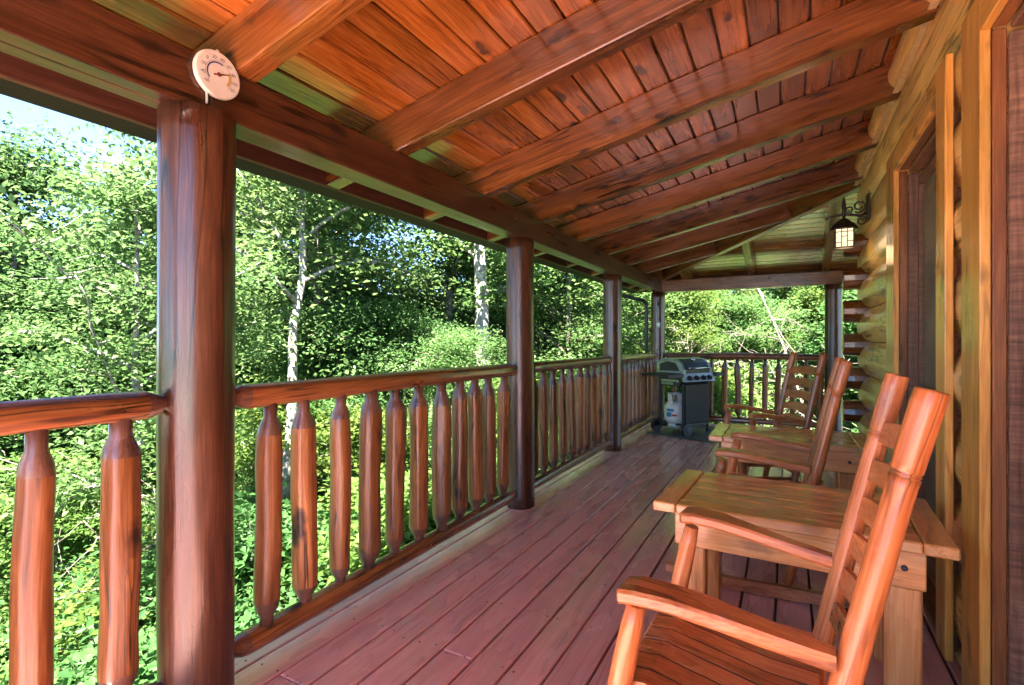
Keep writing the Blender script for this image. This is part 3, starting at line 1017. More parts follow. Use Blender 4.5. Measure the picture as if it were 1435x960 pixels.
# ------------------------------------------------------------------ rocking chairs (face local -x)
def make_chair():
    root = thing('rocking_chair', 'x', 'rocking chair', (0, 0, 0), 0, 'wooden rocking chairs facing the railing')
    ch = M['chair']
    hw = .272
    hb_ = .240

    def px(z):
        return .1 + .215 * (z - .61) + .05 * max(0, z - .75) ** 2
    for s in (-1, 1):
        mb = MB()
        zs = [.075, .2, .36, .42, .55, .70, .85, .95, .966, .9675, .9725, .974, .979, .99, 1.04, 1.09, 1.116, 1.119]
        rs = [.020, .024, .026, .026, .0255, .0245, .0240, .0235, .0245, .0205, .0245, .0205, .0245, .0250, .0258, .0258, .0255, .0232]
        mb.tube([(px(z), s * hb_, z) for z in zs], rs, 18)
        mb.build('back_post', ch, root)
        mb = MB()
        zs = [.085, .2, .36, .44, .5, .58, .635]
        rs = [.019, .022, .025, .026, .026, .024, .020]
        mb.tube([(-.285 + .20 * (z - .65), s * hw, z) for z in zs], rs, 18)
        mb.build('leg', ch, root)
        # shaped arm
        mb = MB()
        ctrl = [(-.325, .655, .050), (-.313, .662, .078), (-.28, .668, .090), (-.21, .665, .084), (-.12, .650, .064), (-.02, .632, .050), (.078, .618, .042)]
        n = len(ctrl)
        off = Vector((rng.random() * 9, rng.random() * 9, 0))
        vs = []; fs = []
        for i, (x, z, w) in enumerate(ctrl):
            yc = s * (hw + .010 + (hb_ - hw) * max(0, min(1, (x + .30) / .375)))
            if i == 0: w *= .55
            thk = .0155 if i else .012
            for (a, b) in ((-1, -.55), (-.86, -1), (.86, -1), (1, -.55), (1, .55), (.86, 1), (-.86, 1), (-1, .55)):
                vs.append(Vector((x, yc + a * w / 2, z + b * thk)))
        for i in range(n - 1):
            for k in range(8):
                k2 = (k + 1) % 8
                fs.append([i * 8 + k2, i * 8 + k, (i + 1) * 8 + k, (i + 1) * 8 + k2])
        fs.append(list(range(8))); fs.append([(n - 1) * 8 + k for k in range(8)][::-1])
        mb._add(vs, fs, [v + off for v in vs], rng.random(), 0, False)
        mb.build('armrest', ch, root)
        # rocker
        mb = MB()
        top = []; bot = []
        for i in range(17):
            x = -.56 + .98 * i / 16
            zb = ((x + .10) ** 2) * .16
            top.append((x, zb + .062 - .02 * abs(i - 8) / 8)); bot.append((x, zb + .004))
        mb.prism([(x, s * (hw + (hb_ - hw) * (x + .38) / .37) - .016, z) for x, z in top + bot[::-1]], (0, .032, 0), (1, 0, 0))
        mb.build('rocker', ch, root)
        for z, r_ in ((.20, .012), (.30, .012)):
            mb = MB()
            mb.tube([(-.285 + .2 * (z - .65), s * hw, z), (px(z) * .5 - .18, s * (hw + hb_) / 2, z), (px(z), s * hb_, z)], [r_, r_ * 1.35, r_], 10)
            mb.build('side_rung', ch, root)
    mb = MB()
    for z, x in ((.24, -.367),):
        mb.tube([(x, -hw, z), (x, 0, z), (x, hw, z)], [.012, .016, .012], 10)
    mb.build('front_rung', ch, root)
    mb = MB()
    mb.tube([(px(.24), -hb_, .24), (px(.24), 0, .24), (px(.24), hb_, .24)], [.012, .016, .012], 10)
    mb.build('back_rung', ch, root)
    # seat of bent slats running front to back
    mb = MB()
    prof = [(-.355, .415), (-.335, .445), (-.28, .452), (-.18, .435), (-.06, .415), (.05, .412)]
    ns = 8
    wseat = 2 * hb_ + .03
    for i in range(ns):
        a = -wseat / 2 + wseat * i / ns + .0050; b = -wseat / 2 + wseat * (i + 1) / ns - .0050
        poly = [(x, a, z) for x, z in prof] + [(x, a, z - .014) for x, z in prof[::-1]]
        mb.prism(poly, (0, b - a, 0), (1, 0, 0), smooth=False)
    mb.build('seat', ch, root)
    mb = MB()  # dark sheet added below the slats, painting shade into their gaps
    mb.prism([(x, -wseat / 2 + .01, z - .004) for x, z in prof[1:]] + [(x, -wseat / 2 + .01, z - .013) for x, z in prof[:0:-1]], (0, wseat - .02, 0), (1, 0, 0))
    mb.build('seat_gap_shade', M['dark'], root)
    mb = MB()
    for s in (-1, 1):
        mb.beam((-.335, s * (hw - .004), .40), (px(.385), s * (hb_ - .004), .385), .026, .05)
    mb.beam((-.330, -hw, .408), (-.330, hw, .408), .03, .045)
    mb.beam((px(.38), -hb_, .375), (px(.38), hb_, .375), .026, .05)
    mb.build('seat_rail', ch, root)
    # ladder back: curved slats with arched tops
    for z in (.50, .595, .69, .785, .88, .975):
        mb = MB()
        n = 12
        vs = []; fs = []
        off = Vector((rng.random() * 9, rng.random() * 9, 0))
        for i in range(n + 1):
            t = i / n
            y = -hb_ + 2 * hb_ * t
            bow = math.sin(math.pi * t)
            x = px(z) + .035 * bow
            hb = .054
            zt = z + hb / 2 + .020 * bow - .006; zb = z - hb / 2 + .006 * bow
            lean = .215
            for dx, zz in ((-.0065, zb), (.0065, zb), (.0065, zt), (-.0065, zt)):
                vs.append(Vector((x + dx + lean * (zz - z), y, zz)))
        for i in range(n):
            for k in range(4):
                k2 = (k + 1) % 4
                fs.append([i * 4 + k, (i + 1) * 4 + k, (i + 1) * 4 + k2, i * 4 + k2])
        mb._add(vs, fs, [Vector((v.y, v.x, v.z)) + off for v in vs], rng.random(), 0, False)
        mb.build('back_slat', ch, root)
    return root


ch1 = make_chair()
ch1.location = (.012, 1.358, 0); ch1.rotation_euler = (0, 0, R(-3))
ch1['label'] = 'large rocking chair in the near right corner, cropped by the bottom of the photo'
dup(ch1, (.018, 2.945, 0), R(-2), 'middle rocking chair between the two side tables, seen side on')
# farthest chair is turned toward the viewer
a3 = R(23)
dup(ch1, (-.065, 4.50, 0), a3, 'farthest rocking chair by the end railing, turned so its ladder back shows')


# ------------------------------------------------------------------ side tables
def make_table():
    root = thing('side_table', 'x', 'side table', (0, 0, 0), 0, 'slatted wooden side tables between the rocking chairs')
    tm = M['table']
    Lx, Ly, zt, t = .895, .565, .60, .036
    mb = MB()
    bw = .085
    for s in (-1, 1):
        mb.box((s * (Lx / 2 - bw / 2), 0, zt - t / 2), (bw - .002, Ly, t), None, .005, 1)
        mb.box((0, s * (Ly / 2 - bw / 2), zt - t / 2), (Lx - 2 * bw - .002, bw - .002, t), None, .005, 0)
    iw = Ly - 2 * bw
    ns = 4
    for i in range(ns):
        y = -iw / 2 + iw * (i + .5) / ns
        mb.box((0, y, zt - t / 2 - .0015), (Lx - 2 * bw - .005, iw / ns - .005, t - .003), None, .004, 0)
    mb.build('tabletop', tm, root)
    mb = MB()
    ax, ay = Lx / 2 - .07, Ly / 2 - .055
    for s in (-1, 1):
        mb.box((0, s * (ay - .012), zt - t - .066), (2 * ax, .024, .128), None, .004, 0)
        mb.box((s * (ax - .03), 0, zt - t - .06), (.022, 2 * ay - .052, .10), None, .004, 1)
    mb.build('apron', tm, root)
    for sx in (-1, 1):
        for sy in (-1, 1):
            mb = MB()
            mb.box((sx * (ax - .055), sy * (ay - .0605), (zt - t - .135) / 2), (.098, .07, zt - t - .135), None, .006, 2)
            mb.box((sx * (ax - .055), sy * (ay - .0605), zt - t - .075), (.09, .066, .12), None, .004, 2)
            mb.build('leg', tm, root)
            mb = MB()
            mb.lathe((sx * (ax - .055), sy * ay, zt - t - .066), [(.0095, 0), (.0095, .003), (.006, .005)], 10, (0, sy, 0))
            mb.build('bolt', M['bolt'], root)
    return root


tb = make_table()
tb.location = (.005, 2.22, 0); tb.rotation_euler = (0, 0, R(-2.5))
tb['label'] = 'side table next to the large near chair, one corner close to the door casing'
dup(tb, (-.01, 3.79, 0), R(0.5), 'smaller looking far side table between the middle and farthest chairs')

# ------------------------------------------------------------------ grill
GA = R(59.5)
gx, gy = -1.235, 7.13
G = thing('gas_grill', 'black and grey gas grill on a wheeled cart by the deck corner', 'grill', (gx, gy, 0), GA)


def hood_prof(x, s=1.0, dx=0):
    return [(x, -.215 * s, .80), (x, -.222 * s, .845), (x, -.17 * s, .935), (x, -.10 * s, .985), (x, .02, 1.0), (x, .15 * s, .985), (x, .215 * s, .93), (x, .22 * s, .80)]


mb = MB(); mb.prism(hood_prof(-.235), (.47, 0, 0)); mb.build('hood', M['black'], G)
mb = MB()
for x in (-.275, .235):
    mb.prism(hood_prof(x, 1.03), (.04, 0, 0))
for x, sg in ((-.277, -1), (.277, 1)):
    mb.prism([(x, -.16, .83), (x, -.10, .93), (x, .03, .955), (x, .16, .92), (x, .17, .83)], (sg * .004, 0, 0), mi=1)
mb.build('hood_end', [M['grey'], M['black']], G)
mb = MB(); mb.tube([(-.19, -.225, .875), (-.19, -.262, .868), (.19, -.262, .868), (.19, -.225, .875)], .011, 8); mb.build('handle', M['steel'], G)
mb = MB(); mb.tube([(0, -.135, .968), (0, -.15, .990)], .028, 16); mb.build('lid_gauge', M['steel'], G)
mb = MB()
mb.prism([(-.27, -.20, .80), (-.27, -.20, .70), (-.27, -.14, .63), (-.27, .16, .63), (-.27, .205, .72), (-.27, .205, .797)], (.54, 0, 0))
mb.build('firebox', M['black'], G)
mb = MB()
mb.prism([(-.30, -.265, .695), (-.30, -.235, .695), (-.30, -.205, .80), (-.30, -.225, .80)], (.60, 0, 0))
pan = mb.build('control_panel', M['grey'], G)
for x in (-.19, -.06, .07, .19):
    mb = MB(); mb.tube([(x, -.244, .745), (x, -.268, .738), (x, -.283, .733)], [.032, .030, .024], 16)
    mb.box((x, -.287, .735), (.008, .012, .045), None, .002)
    k_ = mb.build('knob', M['black'], pan)
for sg, x0, x1 in ((-1, -.30, -.60), (1, .30, .50)):
    mb = MB()
    mb.box(((x0 + x1) / 2, -.035, .785), (abs(x1 - x0), .45, .03), None, .01)
    mb.box(((x0 + x1) / 2, -.25, .766), (abs(x1 - x0) * .95, .02, .03), None, .006)
    mb.build('side_shelf', M['blackp'], G)
mb = MB()
for sx in (-.235, .235):
    for sy in (-.19, .19):
        z0 = .10 if sx < 0 else .0
        mb.box((sx, sy, (z0 + .66) / 2), (.03, .03, .66 - z0), None, .004)
        if sx > 0: mb.box((sx + .015, sy, .02), (.05, .04, .04), None, .004)
    mb.box((sx, 0, .13), (.026, .38, .03), None, .003)
    mb.box((sx, 0, .64), (.026, .38, .03), None, .003)
mb.box((0, .19, .13), (.46, .024, .03), None, .003)
mb.box((0, -.19, .13), (.46, .024, .03), None, .003)
mb.build('cart_frame', M['blackp'], G)
mb = MB(); mb.box((0, 0, .092), (.45, .37, .014), None, .003); mb.build('base_shelf', M['blackp'], G)
mb = MB(); mb.box((.0, -.212, .405), (.46, .014, .50), None, .005); mb.build('front_panel', M['panel'], G)
for sy in (-1, 1):
    mb = MB()
    mb.tube([(-.25, sy * .235, .085), (-.25, sy * .28, .085)], .085, 28, True, False)
    w_ = mb.build('wheel', M['blackp'], G)
    mb = MB(); mb.tube([(-.25, sy * .28, .085), (-.25, sy * .286, .085)], [.05, .04], 20, True, False)
    mb.build('hub', M['black'], w_)
mb = MB(); mb.tube([(-.25, -.24, .085), (-.25, .24, .085)], .008, 8); mb.build('axle', M['steel'], G)
mb = MB(); mb.tube([(-.10, -.02, .50), (-.16, -.08, .54), (-.20, -.10, .58), (-.17, -.05, .64), (-.05, 0, .66)], .010, 8); mb.build('gas_hose', M['blackp'], G)
mb = MB()
mb.box((-.279, .0, .70), (.012, .30, .035), None, .003); mb.box((-.26, .05, .66), (.03, .20, .03), None, .004)
mb.build('burner_bracket', M['grey'], G)

T = thing('propane_tank', 'white propane tank with blue label standing inside the grill cart', 'gas tank', (gx - .075, gy - .145, .099), R(30))
mb = MB()
mb.lathe((0, 0, .03), [(.06, 0), (.115, .012), (.143, .05), (.150, .09), (.150, .20), (.143, .245), (.11, .285), (.06, .305), (.03, .31)], 32)
mb.build('tank_body', M['tank'], T)
mb = MB(); mb.tube([(0, 0, 0), (0, 0, .05)], .105, 28, False); mb.tube([(0, 0, .05), (0, 0, 0)], .100, 28, False); mb.build('foot_ring', M['tank'], T)
mb = MB()
for a0 in (20, 140, 260):
    pl = []
    for i in range(8):
        a = R(a0 + 80 * i / 7); pl.append((.105 * math.cos(a), .105 * math.sin(a)))
    for (x0, y0), (x1, y1) in zip(pl[:-1], pl[1:]):
        mb.beam((x0, y0, .375), (x1, y1, .375), .004, .085, (0, 0, 1), .001)
pts = [(.105 * math.cos(R(i * 12)), .105 * math.sin(R(i * 12)), .425) for i in range(31)]
mb.tube(pts, .008, 8, False)
mb.build('collar', M['tank'], T)
mb = MB(); mb.lathe((0, 0, .33), [(.02, 0), (.02, .04), (.014, .045), (.014, .07), (.03, .075), (.03, .09)], 12); mb.build('valve', M['brass'], T)


def tank_label(a0, a1, z0, z1, r):
    mb = MB()
    n = 8
    for i in range(n):
        b0 = R(a0 + (a1 - a0) * i / n); b1 = R(a0 + (a1 - a0) * (i + 1) / n)
        q = [Vector((r * math.cos(b0), r * math.sin(b0), z0)), Vector((r * math.cos(b1), r * math.sin(b1), z0)), Vector((r * math.cos(b1), r * math.sin(b1), z1)), Vector((r * math.cos(b0), r * math.sin(b0), z1))]
        mb._add(q, [[0, 1, 2, 3]], q, .5, 0, True)
    return mb


# tank turned so the labels face the viewer (local -x-y side)
def ang_to_cam(d):
    return math.degrees(math.atan2(-gy, -gx)) - 30 + d
for a0, a1, z0, z1, m_ in ((-52, -22, .13, .19, 'blue'), (-50, -10, .20, .235, 'blue'), (-20, 5, .14, .165, 'red'), (10, 45, .12, .18, 'paper')):
    tank_label(ang_to_cam(a0), ang_to_cam(a1), z0, z1, .1512).build('label', M[m_], T)
mb = MB(); mb.box((-.10, -.07, .32), (.004, .075, .11), Matrix.Rotation(R(35), 3, 'Z'), .001); mb.build('paper_tag', M['paper'], T)

mt = MB()
mt.box((0, 0, .004), (.90, 1.12, .008), None, .003)
mo = mt.build('grill_mat', M['mat']); mo.rotation_euler = (0, 0, R(-17.3))
mo.location = (-1.053, 7.145, .0025)
tag(mo, 'dark grey rubber mat under the gas grill on the deck', 'mat')

# ------------------------------------------------------------------ terrain
CY, SY = math.cos(YAW), math.sin(YAW)


def sstep(a, b, x):
    t = min(1, max(0, (x - a) / (b - a)))
    return t * t * (3 - 2 * t)


def ground(x, y):
    z = -2.3
    d = max(0.0, -x - 2.0)
    z -= min(4.2, .36 * d)
    z += max(0, d - 24) * .16
    # bank rising beyond the far end and to the right
    w = sstep(-9, -1, x)
    z += (sstep(7.5, 15, y) * 2.6 + max(0, y - 14) * .25) * w
    z += max(0, y - 26) * .14 * (1 - w)
    b = sstep(-4.5, -7.5, y)
    z = z * (1 - b) + b * (-.45 - .02 * max(0, -x - 10))
    z += (1 - b) * .18 * math.sin(x * .9 + 1) * math.sin(y * .8) + .35 * math.sin(x * .23) * math.cos(y * .31)
    return z


def build_ground():
    def axis(lo, hi, c):
        out = [c]
        st = .6
        q = c
        while q < hi:
            q += st; st *= 1.06; out.append(q)
        st = .6; q = c
        while q > lo:
            q -= st; st *= 1.06; out.append(q)
        return sorted(out)
    xs = axis(-220, 220, -5); ys = axis(-220, 220, 8)
    vs = [(x, y, ground(x, y) if abs(x) < 60 and abs(y) < 90 else min(ground(max(-60, min(60, x)), max(-90, min(90, y))), 16)) for y in ys for x in xs]
    n = len(xs)
    fs = [(j * n + i, j * n + i + 1, (j + 1) * n + i + 1, (j + 1) * n + i) for j in range(len(ys) - 1) for i in range(n - 1)]
    me = bpy.data.meshes.new('ground'); me.from_pydata(vs, [], fs); me.materials.append(M['soil'])
    me.polygons.foreach_set('use_smooth', [True] * len(fs)); me.update()
    o = bpy.data.objects.new('ground', me); COL.objects.link(o); tag(o, kind='structure')


build_ground()
M['bounce_gravel'] = plain('pale_bounce_gravel', (.58, .54, .47), .9, 0, .3, 40, .6)
mb = MB(); mb.prism([(-13, -24, -.30), (9, -24, -.30), (9, -7.1, -.30), (-13, -7.1, -.30)], (0, 0, -.3))  # unseen pale ground added behind the viewer to bounce sunlight into the porch
tag(mb.build('bounce_ground', M['bounce_gravel']), kind='structure')


# ------------------------------------------------------------------ foliage
def leaf_mesh(name, C, Nrm, size, tint, mat, aspect=.62):
    """every leaf is a folded pointed blade of two faces"""
    n = len(C)
    Nrm = Nrm / np.linalg.norm(Nrm, axis=1, keepdims=True)
    rv = nrg.normal(size=(n, 3))
    A = np.cross(Nrm, rv); A /= np.linalg.norm(A, axis=1, keepdims=True)
    B = np.cross(Nrm, A)
    s = size[:, None]
    fold = .16
    p0 = C - A * s * .5
    p1 = C + B * s * aspect * .5 + Nrm * s * fold * .5 - A * s * .05
    p2 = C + A * s * .5 - Nrm * s * .08
    p3 = C - B * s * aspect * .5 + Nrm * s * fold * .5 - A * s * .05
    V = np.stack([p0, p1, p2, p3], 1).reshape(-1, 3)
    me = bpy.data.meshes.new(name)
    me.vertices.add(4 * n); me.vertices.foreach_set('co', V.ravel().astype(np.float32))
    base = np.arange(n) * 4
    loops = np.stack([base, base + 1, base + 2, base, base + 2, base + 3], 1).ravel()
    me.loops.add(6 * n); me.loops.foreach_set('vertex_index', loops.astype(np.int32))
    me.polygons.add(2 * n)
    me.polygons.foreach_set('loop_start', (np.arange(2 * n) * 3).astype(np.int32))
    me.update(calc_edges=True)
    at = me.attributes.new('tint', 'FLOAT', 'POINT')
    at.data.foreach_set('value', np.repeat(tint, 4).astype(np.float32))
    me.materials.append(mat)
    me.validate()
    return me


def branch_pts(p, d, ln, n, r, droop=-.1, wig=.12):
    pts = [Vector(p)]; d = Vector(d).normalized()
    for i in range(n):
        d = (d + Vector((r.gauss(0, wig), r.gauss(0, wig), r.gauss(0, wig) + droop / n))).normalized()
        pts.append(pts[-1] + d * (ln / n))
    return pts


def tree_proto(name, seed, H, RAD, bark, leaf, tr_r=.13, first=.25, limbs=16, spray=7, per=75, lsize=.10, flat=.35, lean=(0, 0), top_open=0.0, fork=False, up=.35, spread=.42):
    r = random.Random(seed)
    g = np.random.default_rng(seed)
    root = thing(name, 'x', 'tree', (0, 0, 0))
    tm = MB()
    n = 12
    tp = []
    x = y = 0
    for i in range(n + 1):
        t = i / n
        tp.append(Vector((lean[0] * t * H + x, lean[1] * t * H + y, H * t * .96)))
        x += r.gauss(0, .05); y += r.gauss(0, .05)
    tr = [tr_r * (1.25 if i == 0 else 1) * (1 - .9 * (i / n) ** 1.1) + .008 for i in range(n + 1)]
    tm.tube(tp, tr, 9)
    cl = []
    ga = r.uniform(0, 6.28)
    for k in range(limbs):
        t = first + (1 - first) * ((k + .5) / limbs) ** .9
        i = min(n - 1, int(t * n)); f = t * n - i
        p = tp[i].lerp(tp[i + 1], f)
        ga += 2.4 + r.uniform(-.5, .5)
        prof_ = math.sin(math.pi * min(1, (.18 + .82 * (t - first) / (1 - first)))) ** .7 if t < .98 else .2
        ln = RAD * prof_ * r.uniform(.7, 1.15) + .25
        d = Vector((math.cos(ga), math.sin(ga), up + r.uniform(-.15, .35) + .6 * max(0, t - .6)))
        bp = branch_pts(p, d, ln, 6, r, -.15)
        br = tr[i] * .42 + .006
        tm.tube(bp, [br * (1 - .8 * q / 6) + .004 for q in range(7)], 6)
        for q in range(spray):
            u = r.uniform(.3, 1.0)
            j = min(5, int(u * 6)); c0 = bp[j].lerp(bp[j + 1], u * 6 - j)
            d2 = Vector((r.gauss(0, 1), r.gauss(0, 1), r.gauss(.1, .45))).normalized()
            l2 = RAD * r.uniform(.10, .34)
            sp = branch_pts(c0, d2, l2, 3, r, -.1)
            tm.tube(sp, [br * .4 + .002, br * .3 + .002, br * .2 + .002, .003], 4)
            cl.append((sp[-1], r.uniform(.7, 1.25)))
            if r.random() < .5: cl.append((sp[1], r.uniform(.5, .9)))
    tm.build('trunk', bark, root)
    C = []; NN = []; S = []; T = []
    for c, sc in cl:
        m_ = int(2.25 * per * sc * g.uniform(.6, 1.3))
        ax = g.normal(size=3) * .25 + np.array([0, 0, 1.0])
        off = np.clip(g.normal(size=(m_, 3)), -1.7, 1.7) * np.array([spread, spread, spread * flat]) * sc * (RAD / 2.35)
        C.append(np.array(c) + off)
        NN.append(ax + g.normal(size=(m_, 3)) * .42)
        S.append(1.17 * lsize * g.uniform(.6, 1.25, m_))
        T.append(np.clip(g.normal(.45 + g.normal(0, .14), .2, m_), 0, 1))
    me = leaf_mesh(name + '_crown', np.concatenate(C), np.concatenate(NN), np.concatenate(S), np.concatenate(T), leaf)
    o = bpy.data.objects.new('crown', me); COL.objects.link(o); o.parent = root
    return root


def at_px(px_, d):
    """ground point seen in photo column px_ at depth d"""
    r_ = (px_ - 717.5) / F_PX * d
    return (-SY * d + CY * r_, CY * d + SY * r_)


P = {}
P['maple'] = tree_proto('maple_tree', 1, 11.5, 3.0, M['bark_mid'], M['leaf_a'], .13, .22, 22, 8, 80, .105)
P['birch'] = tree_proto('birch_tree', 2, 10.5, 2.1, M['bark_pale'], M['leaf_b'], .115, .56, 14, 7, 50, .09, up=.6)
P['dark'] = tree_proto('dark_tree', 3, 12.0, 2.8, M['bark_dark'], M['leaf_c'], .15, .18, 24, 8, 85, .10)
P['tulip'] = tree_proto('broadleaf_tree', 4, 13.5, 2.5, M['bark_grey'], M['leaf_a'], .19, .40, 13, 7, 60, .115, up=.2)
P['sapling'] = tree_proto('young_tree', 5, 6.5, 1.9, M['bark_pale'], M['leaf_d'], .045, .22, 15, 7, 55, .10, up=.4)
P['light'] = tree_proto('light_green_tree', 6, 11.0, 3.0, M['bark_mid'], M['leaf_b'], .12, .2, 22, 8, 78, .10)
P['shrub'] = tree_proto('leafy_shrub', 8, 2.6, 1.6, M['bark_mid'], M['leaf_d'], .03, .12, 13, 7, 60, .095, up=.5)
P['shrubd'] = tree_proto('dark_shrub', 9, 2.8, 1.7, M['bark_dark'], M['leaf_a'], .03, .12, 13, 7, 60, .09, up=.5)
for k_ in ('shrub', 'shrubd'):
    P[k_]['category'] = 'shrub'
used = set()


def plant(kind, px_, d, s, label, rz=None, group=None, dz=0.0, sz=None, xy=None):
    x, y = xy if xy else at_px(px_, d)
    z = ground(x, y) - .12 + dz
    rz = rng.uniform(0, 6.28) if rz is None else rz
    root = P[kind]
    if kind not in used:
        used.add(kind)
        root.location = (x, y, z); root.rotation_euler = (0, 0, rz); o = root
        o['label'] = label
    else:
        o = dup(root, (x, y, z), rz, label)
    o.scale = (s, s, sz or s)
    if 'group' in o.keys(): del o['group']
    if group: o['group'] = group
    return o


# trees one can single out
plant('birch', 398, 7.4, .95, 'slim pale forked birch just right of the thick near post')
plant('birch', 190, 4.7, .62, 'thin white stem seen between the left balusters and the near post')
plant('dark', 18, 9.6, .95, 'dark green tree at the left edge of the view')
plant('maple', 150, 11.0, .86, 'airy green tree whose top meets the sky left of the near post')
plant('tulip', 668, 9.4, .95, 'tall tree with a thick pale grey trunk left of the second post')
plant('light', 440, 10.4, .92, 'light green tree behind the pale birch')
plant('maple', 800, 10.2, .66, 'bright leafy tree between the second and third posts')
plant('light', 620, 17, .66, 'light green tree below the patch of blue sky')
plant('sapling', 420, 8.0, .74, 'young light tree close to the pale birch')
plant('light', 335, 12, .80, 'leafy tree standing behind the birch right of the near post')
plant('light', 560, 9.4, .52, 'low light green tree under the patch of sky')
plant('light', 475, 8.8, .55, 'low light green tree right of the pale birch')
plant('sapling', 535, 8.0, .60, 'yellow green sapling above the long railing')
plant('sapling', 90, 7.4, .72, 'pale yellow sapling above the left railing')
plant('light', 648, 8.4, .42, 'low light green tree in front of the thick grey trunk')
plant('sapling', 700, 8.6, .55, 'yellow green sapling left of the second post')
plant('maple', 905, 12.5, .62, 'green tree outside the corner post', dz=.2)
plant('shrub', 600, 6.6, .95, 'bright bush below the long railing')
G1 = 'woodland trees beyond the porch'
kinds = ['maple', 'light', 'dark', 'maple', 'light', 'tulip']
names = {'maple': 'green maple in the woods beyond the porch', 'light': 'light green tree in the woods beyond the porch', 'dark': 'dark green tree in the woods beyond the porch',
         'tulip': 'tall pale barked tree in the woods beyond the porch', 'birch': 'pale birch in the woods beyond the porch', 'sapling': 'yellow green young tree in the woods beyond the porch',
         'shrub': 'bright bush on the slope below the porch', 'shrubd': 'green bush on the slope below the porch'}
r5 = random.Random(5)
# second and third rows; heights follow the sky line of the photograph
for px_, d, s in ((-90, 9, .8), (365, 11.5, 1.0), (425, 12.5, .9), (500, 11.5, .64), (565, 12.5, .63), (625, 11.5, .78), (245, 10.5, .86), (720, 12, .98), (590, 15, .76), (60, 13, .93), (20, 12, .92), (110, 13, .9), (210, 12, .85), (235, 13, .62), (120, 17, .7), (250, 18, .72), (-30, 15, .78), (360, 19, .78), (420, 22, .9), (500, 19, .60),
                  (560, 16, .6), (590, 19, .66), (525, 24, .78), (575, 26, .84), (480, 16, .62), (610, 23, .85), (690, 18, .9), (760, 16, .85), (840, 15, .7), (740, 22, 1.0), (880, 18, .8), (170, 24, .9), (300, 26, 1.0), (20, 24, .95), (450, 28, .85), (540, 30, .75),
                  (640, 27, .9), (820, 24, .95), (960, 20, .65), (1040, 22, .7), (1130, 20, .75), (1000, 28, .9), (1180, 24, .8), (900, 28, 1.0), (-160, 14, 1.0), (-200, 22, 1.1), (1270, 20, .8), (1090, 30, 1.0)):
    k = r5.choice(['maple', 'light', 'light', 'tulip'] if 220 < px_ < 950 else kinds)
    plant(k, px_ + r5.uniform(-12, 12), d, s, names[k], group=G1)
for i in range(44):
    px_ = -250 + 1600 * (i + r5.random()) / 44
    k = r5.choice(kinds)
    d = r5.uniform(32, 58)
    hgt = .9 if not 470 < px_ < 610 else .62
    plant(k, px_, d, hgt * r5.uniform(.85, 1.15), names[k], group=G1)
# trees behind and beside the viewer (seen only in reflections and from a step aside)
for x, y, k in ((-9, -3, 'maple'), (-17, -9, 'light'), (-16, -22, 'dark'), (-6, -28, 'maple'), (-14, -3, 'dark'), (12, -27, 'light')):
    plant(k, 0, 0, .8, names[k], group=G1, xy=(x, y))
# understorey on the slope
G2 = 'bushes on the slope below the porch'
for i in range(60):
    d = r5.uniform(4.2, 13)
    px_ = r5.uniform(-260, 930)
    x, y = at_px(px_, d)
    if x > -3.6 or 110 < px_ < 290 and d < 5.4 or 355 < px_ < 440 and d < 7.4: continue
    k = r5.choice(['shrub', 'shrubd', 'shrubd'])
    plant(k, px_, d, r5.uniform(.6, 1.0), names[k], group=G2)
# bank beyond the end railing
names['shrub'] = 'bright bush on the bank beyond the end railing'
names['shrubd'] = 'green bush on the bank beyond the end railing'
G3 = 'bushes on the bank beyond the end railing'
for i in range(46):
    d = r5.uniform(9.6, 17)
    px_ = r5.uniform(860, 1290)
    x, y = at_px(px_, d)
    if y < 9.6 or (975 < px_ < 1190 and d < 12.2): continue
    k = r5.choice(['shrub', 'shrubd'])
    plant(k, px_, d, r5.uniform(.6, .95), names[k], group=G3)
for px_, d, s in ((950, 11.5, .55), (1010, 15, .6), (1230, 13, .6), (1140, 16, .6)):
    plant('sapling', px_, d, s, names['sapling'], group=G1)


# fallen, leafless branches on the bank
def dead_tree(px_, d, label, seed, ln, dirv, r0, nb):
    r = random.Random(seed)
    x, y = at_px(px_, d)
    mb = MB()
    tp = branch_pts((0, 0, 0), dirv, ln, 9, r, -.05, .05)
    mb.tube(tp, [r0 * (1 - .8 * i / 9) + .004 for i in range(10)], 7)
    for k in range(nb):
        j = r.randrange(2, 9)
        d1 = Vector((r.gauss(0, 1), r.gauss(0, .7), r.gauss(.35, .6)))
        bp = branch_pts(tp[j], d1, ln * r.uniform(.2, .5), 6, r, -.3, .18)
        mb.tube(bp, [r0 * .33 * (1 - .8 * i / 6) + .003 for i in range(7)], 5)
        for q in range(5):
            jj = r.randrange(1, 6)
            d2 = Vector((r.gauss(0, 1), r.gauss(0, .7), r.gauss(.1, .7)))
            b2 = branch_pts(bp[jj], d2, ln * r.uniform(.08, .24), 4, r, -.3, .2)
            mb.tube(b2, [.006, .005, .004, .003, .002], 4)
    root = thing('dead_tree', label, 'dead tree', (x, y, ground(x, y) + .15))
    mb.build('branches', M['deadwood'], root)


dead_tree(1150, 9.0, 'leaning pale dead trunk on the bank behind the farthest chair', 3, 3.6, (-.75, .1, .62), .045, 12)
dead_tree(1095, 9.3, 'tangle of grey leafless branches in the middle of the far opening', 4, 3.0, (-.6, .1, .5), .024, 18)
dead_tree(1140, 9.8, 'upright grey dead sapling beside the far right post', 5, 3.8, (-.12, .1, 1), .026, 10)
dead_tree(1000, 9.6, 'arching bare twigs above the grill side of the end railing', 6, 2.8, (.55, .1, .55), .018, 16)
dead_tree(112, 5.0, 'pale bare twigs rising behind the nearest balusters', 12, 3.6, (.1, .1, 1), .022, 9)
dead_tree(72, 8.4, 'reddish broken branch leaning in the trees left of the near post', 7, 2.6, (-.25, .1, .9), .05, 8)


